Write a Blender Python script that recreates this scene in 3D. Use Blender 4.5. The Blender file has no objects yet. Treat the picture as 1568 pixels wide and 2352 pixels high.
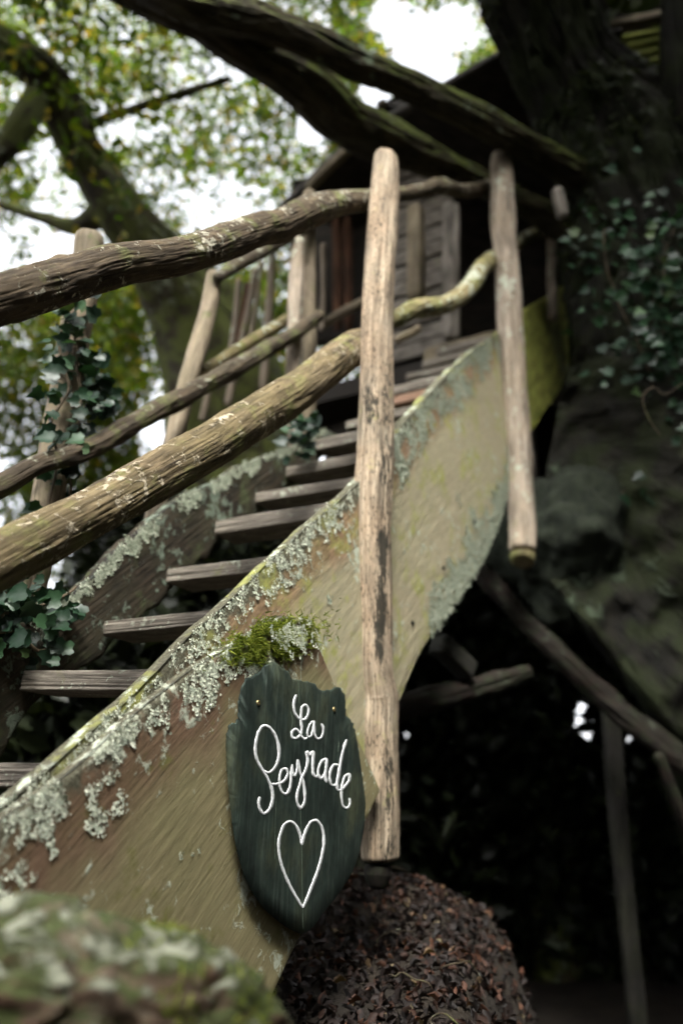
import bpy, math, random
import numpy as np
from mathutils import Matrix, Vector

sc = bpy.context.scene
R = math.radians
# ------------------------------------------------------------------ camera
CAMZ = 1.25
F, TH, ROLL = 1800.0, 0.3576, 0.0373          # focal length in reference pixels, pitch, roll
_c, _s = math.cos(TH), math.sin(TH)
_r0 = np.array([1.0, 0, 0]); _u0 = np.array([0, -_s, _c]); FW = np.array([0, _c, _s])
RT = _r0 * math.cos(ROLL) + _u0 * math.sin(ROLL)
UP = -_r0 * math.sin(ROLL) + _u0 * math.cos(ROLL)
ORG = np.array([0, 0, CAMZ])
cam = bpy.data.cameras.new('camera')
cam.sensor_fit = 'VERTICAL'; cam.sensor_height = 36.0; cam.sensor_width = 24.0
cam.lens = F / 2352 * 36
cam.clip_start = 0.02; cam.clip_end = 500
cam.dof.use_dof = True; cam.dof.focus_distance = 1.66; cam.dof.aperture_fstop = 1.4
cam.dof.aperture_blades = 0
camo = bpy.data.objects.new('camera', cam); sc.collection.objects.link(camo)
M = Matrix.Identity(4)
for i in range(3):
    M[i][0] = RT[i]; M[i][1] = UP[i]; M[i][2] = -FW[i]; M[i][3] = ORG[i]
camo.matrix_world = M
sc.camera = camo
# ------------------------------------------------------------------ light
SUN_EL, SUN_AZ = 50.0, 184.0                  # azimuth measured clockwise from +Y
w = bpy.data.worlds.new('World'); sc.world = w; w.use_nodes = True
nt = w.node_tree; nt.nodes.clear()
sky = nt.nodes.new('ShaderNodeTexSky'); sky.sky_type = 'NISHITA'; sky.sun_disc = False
sky.sun_elevation = R(SUN_EL); sky.sun_rotation = R(SUN_AZ)
sky.air_density = 0.7; sky.dust_density = 6.0; sky.ozone_density = 1.0
bg = nt.nodes.new('ShaderNodeBackground'); bg.inputs[1].default_value = 0.15
wo = nt.nodes.new('ShaderNodeOutputWorld')
hs = nt.nodes.new('ShaderNodeHueSaturation'); hs.inputs['Saturation'].default_value = 0.18   # overcast: white cloud instead of blue
nt.links.new(sky.outputs[0], hs.inputs['Color']); nt.links.new(hs.outputs[0], bg.inputs[0]); nt.links.new(bg.outputs[0], wo.inputs[0])
sl = bpy.data.lights.new('sun', 'SUN'); sl.energy = 0.62; sl.angle = R(14); sl.color = (1.0, 0.985, 0.90)
so = bpy.data.objects.new('sun', sl); sc.collection.objects.link(so)
_d = Vector((math.sin(R(SUN_AZ)) * math.cos(R(SUN_EL)), math.cos(R(SUN_AZ)) * math.cos(R(SUN_EL)), math.sin(R(SUN_EL))))
so.rotation_euler = _d.to_track_quat('Z', 'Y').to_euler(); so.location = _d * 20
sc.view_settings.view_transform = 'Standard'; sc.view_settings.look = 'None'
sc.view_settings.exposure = 3.0; sc.view_settings.gamma = 1.0
sc.cycles.max_bounces = 6; sc.cycles.diffuse_bounces = 4; sc.cycles.transparent_max_bounces = 4
sc.cycles.use_denoising = True

# ------------------------------------------------------------------ geometry helpers
def ray(px, py):
    return RT * ((px - 784) / F) + UP * ((1176 - py) / F) + FW
def at(px, py, d):
    """point seen at a reference pixel, d metres along the view axis"""
    return ORG + ray(px, py) * d
AL = 0.5219
UA = np.array([math.sin(AL), math.cos(AL), 0])        # climbing direction of the stairs
SA = np.array([-math.cos(AL), math.sin(AL), 0])       # across the stairs, towards the far side
BASE = np.array([-0.3177, 1.4032, 0.05 + CAMZ])
def onp(px, py, c):
    """point on the vertical plane parallel to the stairs at offset c across them"""
    r = ray(px, py); p0 = BASE + SA * c
    return ORG + r * (((p0 - ORG) @ SA) / (r @ SA))
def onq(px, py, p0, n):
    r = ray(px, py); return ORG + r * (((p0 - ORG) @ n) / (r @ n))
def dep(p): return (p - ORG) @ FW
def step_pt(n, c): return BASE + UA * 0.2173 * n + SA * c + np.array([0, 0, 0.2 * n])

def hsh(ix, iy, iz, seed):
    h = (ix * 374761393 + iy * 668265263 + iz * 2147483647 + seed * 1274126177) & 0xffffffff
    h = ((h ^ (h >> 13)) * 1274126177) & 0xffffffff
    h = ((h ^ (h >> 16)) * 2246822519) & 0xffffffff
    return ((h ^ (h >> 15)) & 0xffff) / 65535.0
def vn(p, seed=0):
    p = np.asarray(p, float); i = np.floor(p).astype(np.int64); f = p - i; f = f * f * (3 - 2 * f)
    x, y, z = i[..., 0], i[..., 1], i[..., 2]; fx, fy, fz = f[..., 0], f[..., 1], f[..., 2]
    def g(a, b, c): return hsh(x + a, y + b, z + c, seed)
    x00 = g(0,0,0) * (1 - fx) + g(1,0,0) * fx; x10 = g(0,1,0) * (1 - fx) + g(1,1,0) * fx
    x01 = g(0,0,1) * (1 - fx) + g(1,0,1) * fx; x11 = g(0,1,1) * (1 - fx) + g(1,1,1) * fx
    return ((x00 * (1 - fy) + x10 * fy) * (1 - fz) + (x01 * (1 - fy) + x11 * fy) * fz) * 2 - 1
def fbm(p, seed=0, o=3):
    p = np.asarray(p, float); a = 0; k = 1.0
    for i in range(o):
        a = a + vn(p * 2 ** i + 17.3 * i, seed + i) * k; k *= 0.5
    return a

def mesh_np(name, V, Fq, uv=None, smooth=True, mats=None, attrs=None):
    """V (n,3); Fq list of (m,k) index arrays"""
    me = bpy.data.meshes.new(name)
    if not isinstance(Fq, list): Fq = [Fq]
    Fq = [np.asarray(f) for f in Fq if len(f)]
    V = np.asarray(V, float)
    me.vertices.add(len(V)); me.vertices.foreach_set('co', V.astype(np.float32).ravel())
    loops = np.concatenate([f.ravel() for f in Fq]); cnt = np.concatenate([np.full(len(f), f.shape[1]) for f in Fq])
    st = np.concatenate([[0], np.cumsum(cnt)[:-1]])
    me.loops.add(len(loops)); me.loops.foreach_set('vertex_index', loops.astype(np.int32))
    me.polygons.add(len(cnt)); me.polygons.foreach_set('loop_start', st.astype(np.int32))
    try: me.polygons.foreach_set('loop_total', cnt.astype(np.int32))
    except Exception: pass
    if smooth: me.polygons.foreach_set('use_smooth', np.ones(len(cnt), bool))
    me.update(calc_edges=True)
    if uv is not None:
        ul = me.uv_layers.new(name='UVMap'); ul.data.foreach_set('uv', np.asarray(uv)[loops].astype(np.float32).ravel())
    for k, v in (attrs or {}).items():
        a = me.attributes.new(k, 'FLOAT', 'POINT'); a.data.foreach_set('value', np.asarray(v).astype(np.float32))
    return me
def link(name, me, mat, parent=None, label=None, kind=None):
    o = bpy.data.objects.new(name, me); sc.collection.objects.link(o)
    if mat is not None: me.materials.append(mat)
    if parent is not None: o.parent = parent; o.matrix_parent_inverse = Matrix.Identity(4); o.location = -parent.location
    if label: o['label'] = label
    if kind: o['kind'] = kind
    return o
def thing(name, loc, label, cat, group=None):
    o = bpy.data.objects.new(name, None); sc.collection.objects.link(o); o.location = Vector(loc); o.empty_display_size = .1
    tag(o, label, cat, group); return o
def tag(o, label, cat, group=None):
    o['label'] = label; o['category'] = cat
    if group: o['group'] = group
def join(parts):
    """[(V,F,uv)] -> one"""
    Vs, Fs, Us, n = [], [], [], 0
    for V, Fq, uv in parts:
        Vs.append(V); Us.append(uv if uv is not None else np.zeros((len(V), 2)))
        for f in (Fq if isinstance(Fq, list) else [Fq]):
            if len(f): Fs.append(np.asarray(f) + n)
        n += len(V)
    return np.concatenate(Vs), Fs, np.concatenate(Us)

def resample(pts, cols, n, power=1):
    """Catmull-Rom through pts with extra columns, n samples by arc length"""
    P = np.asarray(pts, float); C = np.asarray(cols, float)
    if C.ndim == 1: C = C[:, None]
    A = np.concatenate([P, C], 1); m = len(A)
    h = np.maximum(np.linalg.norm(np.diff(P, axis=0), axis=1), 1e-6); dl = np.diff(A, axis=0) / h[:, None]
    Tn = np.empty_like(A); Tn[0] = dl[0]; Tn[-1] = dl[-1]
    for i in range(1, m - 1): Tn[i] = (dl[i-1] * h[i] + dl[i] * h[i-1]) / (h[i] + h[i-1])
    out = []
    for i in range(m - 1):
        t = np.linspace(0, 1, 24, endpoint=(i == m - 2))[:, None]
        H = (2*t**3 - 3*t**2 + 1) * A[i] + (t**3 - 2*t**2 + t) * h[i] * Tn[i] + (-2*t**3 + 3*t**2) * A[i+1] + (t**3 - t**2) * h[i] * Tn[i+1]
        H[:, 3:] = A[i, 3:] * (1 - t) + A[i+1, 3:] * t
        out.append(H)
    D = np.concatenate(out); s = np.concatenate([[0], np.cumsum(np.linalg.norm(np.diff(D[:, :3], axis=0), axis=1))])
    q = np.linspace(0, s[-1], n)
    X = np.stack([np.interp(q, s, D[:, k]) for k in range(D.shape[1])], 1)
    return X[:, :3], X[:, 3:], q

def tube(pts, rad, ns=32, nl=60, low=.06, groove=.0, gk=3.0, gl=4.0, seed=0, sq=2.0, asp=(1, 1), up=None,
         knots=(), endr=.35, flute=0.0, fine=0.0):
    """log or beam along pts; rad per point; sq superellipse power; asp radii ratio (side, up)"""
    P, C, q = resample(pts, rad, nl); r = C[:, 0]
    T = np.gradient(P, axis=0); T /= np.linalg.norm(T, axis=1)[:, None]
    if up is None:
        u = np.array([0, 0, 1.0]) if abs(T[0] @ [0, 0, 1]) < .9 else np.array([1.0, 0, 0])
    else: u = np.asarray(up, float)
    X, Y = [], []
    for k in range(nl):
        x = np.cross(T[k], u); x /= np.linalg.norm(x)
        y = np.cross(x, T[k]); X.append(x); Y.append(y)
        if up is None: u = y
    X, Y = np.array(X), np.array(Y)
    a = np.linspace(0, 2 * np.pi, ns, endpoint=False)
    ca, sa = np.cos(a), np.sin(a)
    k = (np.abs(ca) ** sq + np.abs(sa) ** sq) ** (-1 / sq)
    cx, cy = ca * k * asp[0], sa * k * asp[1]
    A, Q = np.meshgrid(a, q)
    rr = r[:, None] * np.ones_like(A)
    cir = np.stack([np.cos(A), np.sin(A), Q], -1)
    L = max(r.mean(), 1e-4)
    disp = low * rr * fbm(np.stack([np.cos(A) * .9, np.sin(A) * .9, Q / L * .28], -1), seed, 3)
    if groove: 
        g = fbm(np.stack([np.cos(A) * gk, np.sin(A) * gk, Q * gl], -1), seed + 11, 4)
        g2 = vn(np.stack([np.cos(A) * gk * 2.2, np.sin(A) * gk * 2.2, Q * gl * .8], -1), seed + 31)
        disp += groove * (g - 1.6 * np.clip(.16 - np.abs(g2), 0, 1) / .16)
    if fine: disp += fine * fbm(np.stack([np.cos(A) * rr * 90, np.sin(A) * rr * 90, Q * 60], -1), seed + 51, 2)
    for (kq, ka, ks, kh) in knots:
        dd = ((Q - kq) / ks) ** 2 + (((A - ka + np.pi) % (2 * np.pi) - np.pi) * rr / ks) ** 2
        disp += kh * np.exp(-dd) - kh * 1.3 * np.exp(-dd * 9)
    rr = rr + disp
    # rounded ends
    e = endr * L
    if e > 0:
        t0 = np.clip(q / e, 0, 1); t1 = np.clip((q[-1] - q) / e, 0, 1)
        rr *= (.72 + .28 * np.sqrt(1 - (1 - t0) ** 2) )[:, None] * (.72 + .28 * np.sqrt(1 - (1 - t1) ** 2))[:, None]
    V = P[:, None] + X[:, None] * (cx[None] * rr)[..., None] + Y[:, None] * (cy[None] * rr)[..., None]
    uv = np.stack([A * L, Q], -1)
    V = V.reshape(-1, 3); uv = uv.reshape(-1, 2)
    i = np.arange(nl - 1)[:, None] * ns; j = np.arange(ns)[None]; j2 = (j + 1) % ns
    Fq = np.stack([i + j, i + j2, i + ns + j2, i + ns + j], -1).reshape(-1, 4)
    # caps: inner ring + centre
    n = len(V); caps = []; addV = []; addU = []
    for end, base in ((0, 0), (1, (nl - 1) * ns)):
        ring = V[base:base + ns]; cc = ring.mean(0)
        inner = cc + (ring - cc) * .55 + T[-1 if end else 0] * (1 if end else -1) * e * .12 * 1
        b0 = n + len(addV); addV += list(inner) + [cc + T[-1 if end else 0] * (1 if end else -1) * e * .12]
        th = a
        addU += [(x * .3, y * .3) for x, y in zip(ring[:, 0], ring[:, 2])] + [(cc[0] * .3, cc[2] * .3)]
        jj = np.arange(ns); j2_ = (jj + 1) % ns
        f4 = np.stack([base + jj, b0 + jj, b0 + j2_, base + j2_], -1)
        f3 = np.stack([b0 + jj, np.full(ns, b0 + ns), b0 + j2_], -1)
        if end: f4 = f4[:, ::-1]; f3 = f3[:, ::-1]
        caps.append((f4, f3))
    V = np.concatenate([V, np.array(addV)]); uv = np.concatenate([uv, np.array(addU)])
    return V, [np.concatenate([Fq, caps[0][0], caps[1][0]]), np.concatenate([caps[0][1], caps[1][1]])], uv

def box(p0, p1, w_, h_, up=(0, 0, 1), seed=0, n=(20, 16), rough=.02, sq=9.0):
    """rough sawn beam from p0 to p1"""
    pts = np.linspace(p0, p1, 4)
    return tube(pts, [1] * 4 if False else [w_ / 2] * 4, ns=n[1] * 4, nl=n[0], low=rough, groove=0, seed=seed, sq=sq,
                asp=(1, h_ / w_), up=up, endr=.06)

def plank(top, bot, c, th, nu=300, nv=60, seed=0, amp=.0025, edge=.006, bow=None, wob=.0):
    """board whose outline is given by a top and a bottom edge (3D points on one plane); returns V,F,uv"""
    T_, _, _ = resample(top, np.zeros(len(top)), nu); B_, _, _ = resample(bot, np.zeros(len(bot)), nu)
    v = np.linspace(0, 1, nv)[None, :, None]
    G = T_[:, None] * (1 - v) + B_[:, None] * v
    gdir = UA + np.array([0, 0, .92]); gdir /= np.linalg.norm(gdir)
    N = -SA; cr = np.cross(N, gdir)
    U_ = G @ gdir; W_ = G @ cr
    # edge jitter in plane
    jt = fbm(np.stack([U_ * 9, W_ * 0, U_ * 0], -1), seed + 3, 3) * wob * np.exp(-np.abs(v[..., 0]) * nv / 6)
    jb = fbm(np.stack([U_ * 14, W_ * 0 + 9, U_ * 0], -1), seed + 4, 3) * wob * np.exp(-np.abs(1 - v[..., 0]) * nv / 6)
    G = G + np.array([0, 0, 1.]) * (jt + jb)[..., None]
    d = amp * .6 * fbm(np.stack([U_ * 12, W_ * 170, U_ * 0], -1), seed, 3) + amp * 1.5 * fbm(np.stack([U_ * 3, W_ * 4, U_ * 0], -1), seed + 7, 2)
    ed = np.minimum(np.arange(nv), nv - 1 - np.arange(nv))[None, :]
    iu = np.minimum(np.arange(nu), nu - 1 - np.arange(nu))[:, None]
    d = d - edge * np.exp(-ed / 1.6) - edge * np.exp(-iu / 1.6)
    if bow is not None: d = d + bow(U_, W_, v[..., 0] + 0 * U_)
    Fr = G + N * d[..., None]
    Bk = G - N * (th - 0)
    V = np.concatenate([Fr.reshape(-1, 3), Bk.reshape(-1, 3)])
    uv = np.stack([W_, U_], -1).reshape(-1, 2); uv = np.concatenate([uv, uv])
    i = np.arange(nu - 1)[:, None] * nv; j = np.arange(nv - 1)[None]
    f = np.stack([i + j, i + nv + j, i + nv + j + 1, i + j + 1], -1).reshape(-1, 4)
    m = nu * nv
    k = np.arange(nu - 1)
    s1 = np.stack([k * nv, k * nv + m, (k + 1) * nv + m, (k + 1) * nv], -1)
    s2 = np.stack([k * nv + nv - 1, (k + 1) * nv + nv - 1, (k + 1) * nv + nv - 1 + m, k * nv + nv - 1 + m], -1)
    k = np.arange(nv - 1)
    s3 = np.stack([k, k + 1, k + 1 + m, k + m], -1); b = (nu - 1) * nv
    s4 = np.stack([b + k, b + k + m, b + k + 1 + m, b + k + 1], -1)
    evv = (np.linalg.norm(T_ - B_, axis=1)[:, None] * v[..., 0] * .8).ravel()
    return V, [np.concatenate([f[:, ::-1], f + m, s1, s2, s3, s4])], uv, Fr, np.concatenate([evv, evv * 0 if False else evv])

def scatter(tv, tf, pos, nrm, size, rng, twist=None, tilt=0.3):
    """copies of a template (verts (k,3): x across, y along, z normal) -> one mesh"""
    n = len(pos); nrm = nrm + rng.normal(0, tilt, (n, 3)); nrm /= np.linalg.norm(nrm, axis=1)[:, None] + 1e-9
    a = rng.normal(size=(n, 3)) if twist is None else twist + rng.normal(0, .25, (n, 3))
    x = np.cross(nrm, a); x /= np.linalg.norm(x, axis=1)[:, None] + 1e-9; y = np.cross(x, nrm) * -1
    y = np.cross(nrm, x)
    V = pos[:, None] + (x[:, None] * tv[None, :, 0:1] + y[:, None] * tv[None, :, 1:2] + nrm[:, None] * tv[None, :, 2:3]) * size[:, None, None]
    k = len(tv); Fs = [np.asarray(f)[None] + (np.arange(n) * k)[:, None, None] for f in tf]
    return V.reshape(-1, 3), [f.reshape(-1, f.shape[-1]) for f in Fs]

LEAF_V = np.array([(0, -.5, 0), (.26, -.12, .07), (.2, .25, .08), (0, .5, -.04), (-.2, .25, .08), (-.26, -.12, .07), (0, .1, 0)])
LEAF_F = [np.array([(0, 1, 6), (1, 2, 6), (2, 3, 6), (3, 4, 6), (4, 5, 6), (5, 0, 6)])]
_iv = [(0, -.25), (.24, -.36), (.44, -.16), (.37, .02), (.44, .22), (.22, .28), (0, .66), (-.22, .28), (-.44, .22), (-.37, .02), (-.44, -.16), (-.24, -.36)]
IVY_V = np.array([(x, y, .30 * abs(x) - .22 * y * y) for x, y in _iv] + [(0, 0, -.02)])
IVY_F = [np.array([(i, (i + 1) % 12, 12) for i in range(12)])]

# ------------------------------------------------------------------ materials
def mat(name):
    m = bpy.data.materials.new(name); m.use_nodes = True; t = m.node_tree; t.nodes.clear()
    o = t.nodes.new('ShaderNodeOutputMaterial'); b = t.nodes.new('ShaderNodeBsdfPrincipled')
    t.links.new(b.outputs[0], o.inputs[0]); return m, t, b, o
class N:
    def __init__(s, t): s.t = t
    def n(s, ty, **k):
        x = s.t.nodes.new(ty)
        for a, v in k.items(): setattr(x, a, v)
        return x
    def l(s, a, b): s.t.links.new(a, b)
    def coord(s, which='Object', scale=(1, 1, 1)):
        c = s.n('ShaderNodeTexCoord'); m = s.n('ShaderNodeMapping'); m.inputs['Scale'].default_value = scale
        s.l(c.outputs[which], m.inputs[0]); return m.outputs[0]
    def noise(s, v, scale, detail=4, rough=.55, dist=0):
        x = s.n('ShaderNodeTexNoise'); x.inputs['Scale'].default_value = scale; x.inputs['Detail'].default_value = detail
        x.inputs['Roughness'].default_value = rough; x.inputs['Distortion'].default_value = dist
        s.l(v, x.inputs['Vector']); return x.outputs[0]
    def ramp(s, f, stops):
        x = s.n('ShaderNodeValToRGB'); e = x.color_ramp.elements
        while len(e) < len(stops): e.new(.5)
        for i, (p, c) in enumerate(stops):
            e[i].position = p; e[i].color = (*c, 1) if isinstance(c, tuple) else (c, c, c, 1)
        s.l(f, x.inputs[0]); return x.outputs[0]
    def mix(s, f, a, b, mode='MIX'):
        x = s.n('ShaderNodeMix', data_type='RGBA', blend_type=mode)
        if isinstance(f, (int, float)): x.inputs[0].default_value = f
        else: s.l(f, x.inputs[0])
        for i, v in ((6, a), (7, b)):
            if isinstance(v, tuple): x.inputs[i].default_value = (*v, 1)
            else: s.l(v, x.inputs[i])
        return x.outputs[2]
    def math(s, op, a, b=0.0, clamp=False):
        x = s.n('ShaderNodeMath', operation=op); x.use_clamp = clamp
        for i, v in ((0, a), (1, b)):
            if isinstance(v, (int, float)): x.inputs[i].default_value = v
            else: s.l(v, x.inputs[i])
        return x.outputs[0]
    def bump(s, h, dist, prev=None, strength=1.0):
        x = s.n('ShaderNodeBump'); x.inputs['Distance'].default_value = dist; x.inputs['Strength'].default_value = strength
        s.l(h, x.inputs['Height'])
        if prev is not None: s.l(prev, x.inputs['Normal'])
        return x.outputs[0]

def wood(name, cols, moss=(.06, .075, .02), moss_amt=.3, lichen=(.42, .44, .34), lich_amt=.2, lich_scale=60, stain=0., rough=.85,
         gx=130, gy=6, crack=.5, topmoss=0., bump=.002, blotch=5, attr=False, dark=(.02, .018, .014), band=None, weather=.85):
    m, t, b, o = mat(name); g = N(t)
    uv = g.coord('UV', (gx, gy, 1)); ob = g.coord('Object')
    grain = g.noise(uv, 1, 5, .6, .6)
    base = g.ramp(grain, [(.28, cols[0]), (.5, cols[1]), (.72, cols[2])])
    broad = g.noise(ob, blotch, 3, .6)
    base = g.mix(g.ramp(broad, [(.35, 0.), (.7, .8)]), base, cols[3] if len(cols) > 3 else cols[1])
    uv2 = g.coord('UV', (gx * .45, gy * .35, 1))
    cr = g.noise(uv2, 1, 6, .7, .3)
    crm = g.ramp(cr, [(.30, crack), (.40, 0.)])
    base = g.mix(crm, base, dark)
    fine = g.noise(g.coord('UV', (gx * 4, gy * 5, 1)), 1, 3, .6)
    base = g.mix(.25, base, g.ramp(fine, [(.3, .55), (.7, 1.3)]), 'MULTIPLY') if False else g.mix(.5, base, g.ramp(fine, [(.3, .5), (.7, 1.)]), 'MULTIPLY')
    wt = g.noise(g.coord('UV', (gx * .22, gy * 1.3, 1)), 1, 6, .68, .4)
    base = g.mix(weather, base, g.ramp(wt, [(.32, .22), (.47, .7), (.62, 1.15)]), 'MULTIPLY')
    if band:   # the wood changes colour away from its old bark edge: (distance start, end, colour, crust width)
        ev = att(g, 'ev'); k = g.math('ADD', ev, g.math('MULTIPLY', g.math('SUBTRACT', broad, .5), .10))
        mr = g.n('ShaderNodeMapRange'); mr.inputs[1].default_value = band[0]; mr.inputs[2].default_value = band[1]; g.l(k, mr.inputs[0])
        far_ = g.mix(.3, g.ramp(grain, [(.3, tuple(.72 * x for x in band[2])), (.7, tuple(1.22 * x for x in band[2]))]), base)
        base = g.mix(mr.outputs[0], base, far_)
        kc = g.math('ADD', ev, g.math('MULTIPLY', g.math('SUBTRACT', g.noise(ob, 28, 4, .6), .5), .10))
        mr2 = g.n('ShaderNodeMapRange'); mr2.inputs[1].default_value = band[3] + .012; mr2.inputs[2].default_value = band[3] - .012; g.l(kc, mr2.inputs[0])
        base = g.mix(mr2.outputs[0], base, g.ramp(g.noise(ob, 160, 4, .7), [(.3, (.03, .026, .018)), (.5, (.075, .07, .045)), (.7, (.17, .17, .12))]))
    if stain:
        sn = g.noise(g.coord('UV', (95, 20, 1)), 1, 7, .72)
        sm = g.ramp(sn, [(.5 - stain * .1, 0.), (.5 - stain * .1 + .05, 1.)]) if not attr else \
            g.ramp(g.math('ADD', sn, g.math('MULTIPLY', att(g, 'stain'), .25)), [(.62, 0.), (.67, 1.)])
        base = g.mix(g.math('MULTIPLY', sm, .93), base, (.012, .012, .008))
        s3 = g.noise(g.coord('UV', (150, 45, 1)), 1, 6, .7); sm3 = g.ramp(g.math('ADD', s3, g.math('MULTIPLY', g.math('SUBTRACT', broad, .5), .25)), [(.555, 0.), (.61, .85)])
        base = g.mix(sm3, base, (.02, .02, .014))
    geo = g.n('ShaderNodeNewGeometry'); nz = g.n('ShaderNodeSeparateXYZ'); g.l(geo.outputs['Normal'], nz.inputs[0])
    mn = g.noise(ob, blotch * 2.1, 6, .65)
    mk = g.math('ADD', mn, g.math('MULTIPLY', nz.outputs[2], topmoss))
    mm = g.ramp(mk, [(.66 - moss_amt * .4, 0.), (.80 - moss_amt * .4, .85)])
    mcol = g.mix(g.noise(ob, 90, 2), tuple(.55 * x for x in moss), tuple(1.5 * x for x in moss))
    base = g.mix(mm, base, mcol)
    h = g.math('ADD', g.math('MULTIPLY', grain, 1.0), g.math('MULTIPLY', crm, -1.2))
    if lich_amt > 0:
        ln = g.noise(ob, lich_scale, 5, .62, .4); lb = g.noise(ob, lich_scale * .16, 2, .5)
        lk = g.math('ADD', g.math('MULTIPLY', ln, .6), g.math('MULTIPLY', lb, .4))
        lk = g.math('ADD', lk, g.math('MULTIPLY', nz.outputs[2], .03))
        lm = g.ramp(lk, [(.595 - lich_amt * .13, 0.), (.645 - lich_amt * .13, 1.)])
        lc = g.mix(g.noise(ob, lich_scale * 3, 2), tuple(.6 * x for x in lichen), tuple(1.15 * x for x in lichen))
        base = g.mix(lm, base, lc)
        h = g.math('ADD', h, g.math('MULTIPLY', lm, .7))
    g.l(base, b.inputs['Base Color']); b.inputs['Roughness'].default_value = rough
    b.inputs['Specular IOR Level'].default_value = .25
    g.l(g.bump(h, bump), b.inputs['Normal'])
    return m
def att(g, name):
    a = g.n('ShaderNodeAttribute'); a.attribute_name = name; return a.outputs['Fac']

def plain(name, c1, c2, scale=8, rough=.8, bump=.01, detail=6, spec=.3):
    m, t, b, o = mat(name); g = N(t); ob = g.coord('Object')
    n1 = g.noise(ob, scale, detail, .65); g.l(g.ramp(n1, [(.3, c1), (.7, c2)]), b.inputs['Base Color'])
    b.inputs['Roughness'].default_value = rough; b.inputs['Specular IOR Level'].default_value = spec
    g.l(g.bump(g.noise(ob, scale * 4, 5, .7), bump), b.inputs['Normal']); return m
def leafmat(name, stops, transl=.4, rough=.5, spec=.3):
    m, t, b, o = mat(name); g = N(t); geo = g.n('ShaderNodeNewGeometry')
    col = g.ramp(geo.outputs['Random Per Island'], stops)
    big = g.noise(g.coord('Object'), 1.3, 2); col = g.mix(.5, col, g.ramp(big, [(.3, .55), (.7, 1.)]), 'MULTIPLY')
    g.l(col, b.inputs['Base Color']); b.inputs['Roughness'].default_value = rough; b.inputs['Specular IOR Level'].default_value = spec
    if transl:
        tr = g.n('ShaderNodeBsdfTranslucent'); g.l(g.mix(1., col, (1.9, 1.9, .9), 'MULTIPLY'), tr.inputs[0])
        mx = g.n('ShaderNodeMixShader'); mx.inputs[0].default_value = transl
        g.l(b.outputs[0], mx.inputs[1]); g.l(tr.outputs[0], mx.inputs[2]); g.l(mx.outputs[0], o.inputs[0])
    return m

M_post = wood('weathered_peeled_post', [(.13, .10, .07), (.35, .285, .205), (.60, .51, .375), (.38, .27, .175)], moss=(.30, .29, .12), moss_amt=.12,
              lich_amt=.0, stain=1, attr=True, gx=110, gy=4, crack=.6, bump=.0035, blotch=7)
M_post2 = wood('grey_peeled_post', [(.17, .135, .10), (.35, .29, .225), (.47, .40, .315), (.30, .235, .16)], moss=(.2, .2, .08), moss_amt=.12, lich_amt=.25,
               lich_scale=30, gx=90, gy=3, crack=.35)
M_railA = wood('dark_bark_log', [(.022, .016, .010), (.07, .05, .03), (.15, .115, .07), (.085, .062, .034)], moss=(.10, .11, .035), moss_amt=.25, topmoss=.05,
               lichen=(.36, .34, .26), lich_amt=.26, lich_scale=50, gx=110, gy=7, crack=.8, bump=.004, dark=(.012, .01, .007))
M_railB = wood('honey_bark_log', [(.05, .034, .02), (.15, .11, .062), (.30, .235, .14), (.14, .11, .05)], moss=(.15, .15, .05), moss_amt=.28,
               lichen=(.44, .38, .27), lich_amt=.26, lich_scale=44, gx=120, gy=6, crack=.85, bump=.004, dark=(.03, .02, .012))
M_branch = wood('mossy_branch', [(.12, .09, .05), (.24, .19, .10), (.34, .27, .15), (.2, .19, .07)], moss=(.13, .14, .04), moss_amt=.4, lich_amt=.4,
                lich_scale=26, gx=60, gy=6, crack=.5)
M_railC = wood('dark_brown_log', [(.022, .016, .010), (.055, .040, .025), (.11, .08, .05), (.06, .048, .028)], moss=(.08, .09, .03), moss_amt=.35,
               lichen=(.2, .2, .15), lich_amt=.15, lich_scale=24, gx=60, gy=6, crack=.6, bump=.003)
M_board1 = wood('weathered_oak_slab', [(.08, .045, .028), (.20, .12, .078), (.31, .205, .135), (.15, .11, .055)], moss=(.12, .12, .03), moss_amt=.2,
                lichen=(.46, .49, .38), lich_amt=.3, lich_scale=34, gx=420, gy=16, crack=.7, bump=.0008, blotch=6, band=(.08, .15, (.235, .22, .11), .02), weather=.3)
M_board2 = wood('olive_weathered_plank', [(.20, .11, .065), (.34, .21, .13), (.42, .29, .18), (.27, .22, .10)], moss=(.26, .27, .07), moss_amt=.35,
                lichen=(.42, .46, .36), lich_amt=.18, lich_scale=34, gx=420, gy=14, crack=.3, bump=.0015, blotch=4, band=(.09, .15, (.36, .34, .225), .035), weather=.75)
M_board3 = wood('green_algae_plank', [(.30, .30, .06), (.42, .43, .09), (.50, .51, .13), (.35, .38, .08)], moss=(.08, .10, .03), moss_amt=.3,
                lich_amt=0, gx=60, gy=3, crack=.2, bump=.001, blotch=4)
M_boardL = wood('dark_lichened_plank', [(.016, .012, .008), (.036, .027, .017), (.07, .048, .03), (.035, .034, .018)], moss=(.05, .06, .025), moss_amt=.3,
                lichen=(.13, .16, .12), lich_amt=.45, lich_scale=30, gx=100, gy=5, crack=.5, bump=.003)
M_tread = wood('grey_brown_tread', [(.11, .095, .075), (.24, .21, .17), (.36, .32, .27), (.20, .175, .14)], moss=(.12, .12, .05), moss_amt=.12,
               lichen=(.4, .42, .33), lich_amt=.2, lich_scale=50, gx=220, gy=7, crack=.6, bump=.002)
M_tread9 = wood('fresh_orange_tread', [(.22, .12, .08), (.38, .22, .15), (.46, .30, .22), (.3, .2, .13)], moss_amt=.1, lich_amt=.0, gx=220, gy=7, crack=.4)
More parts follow.
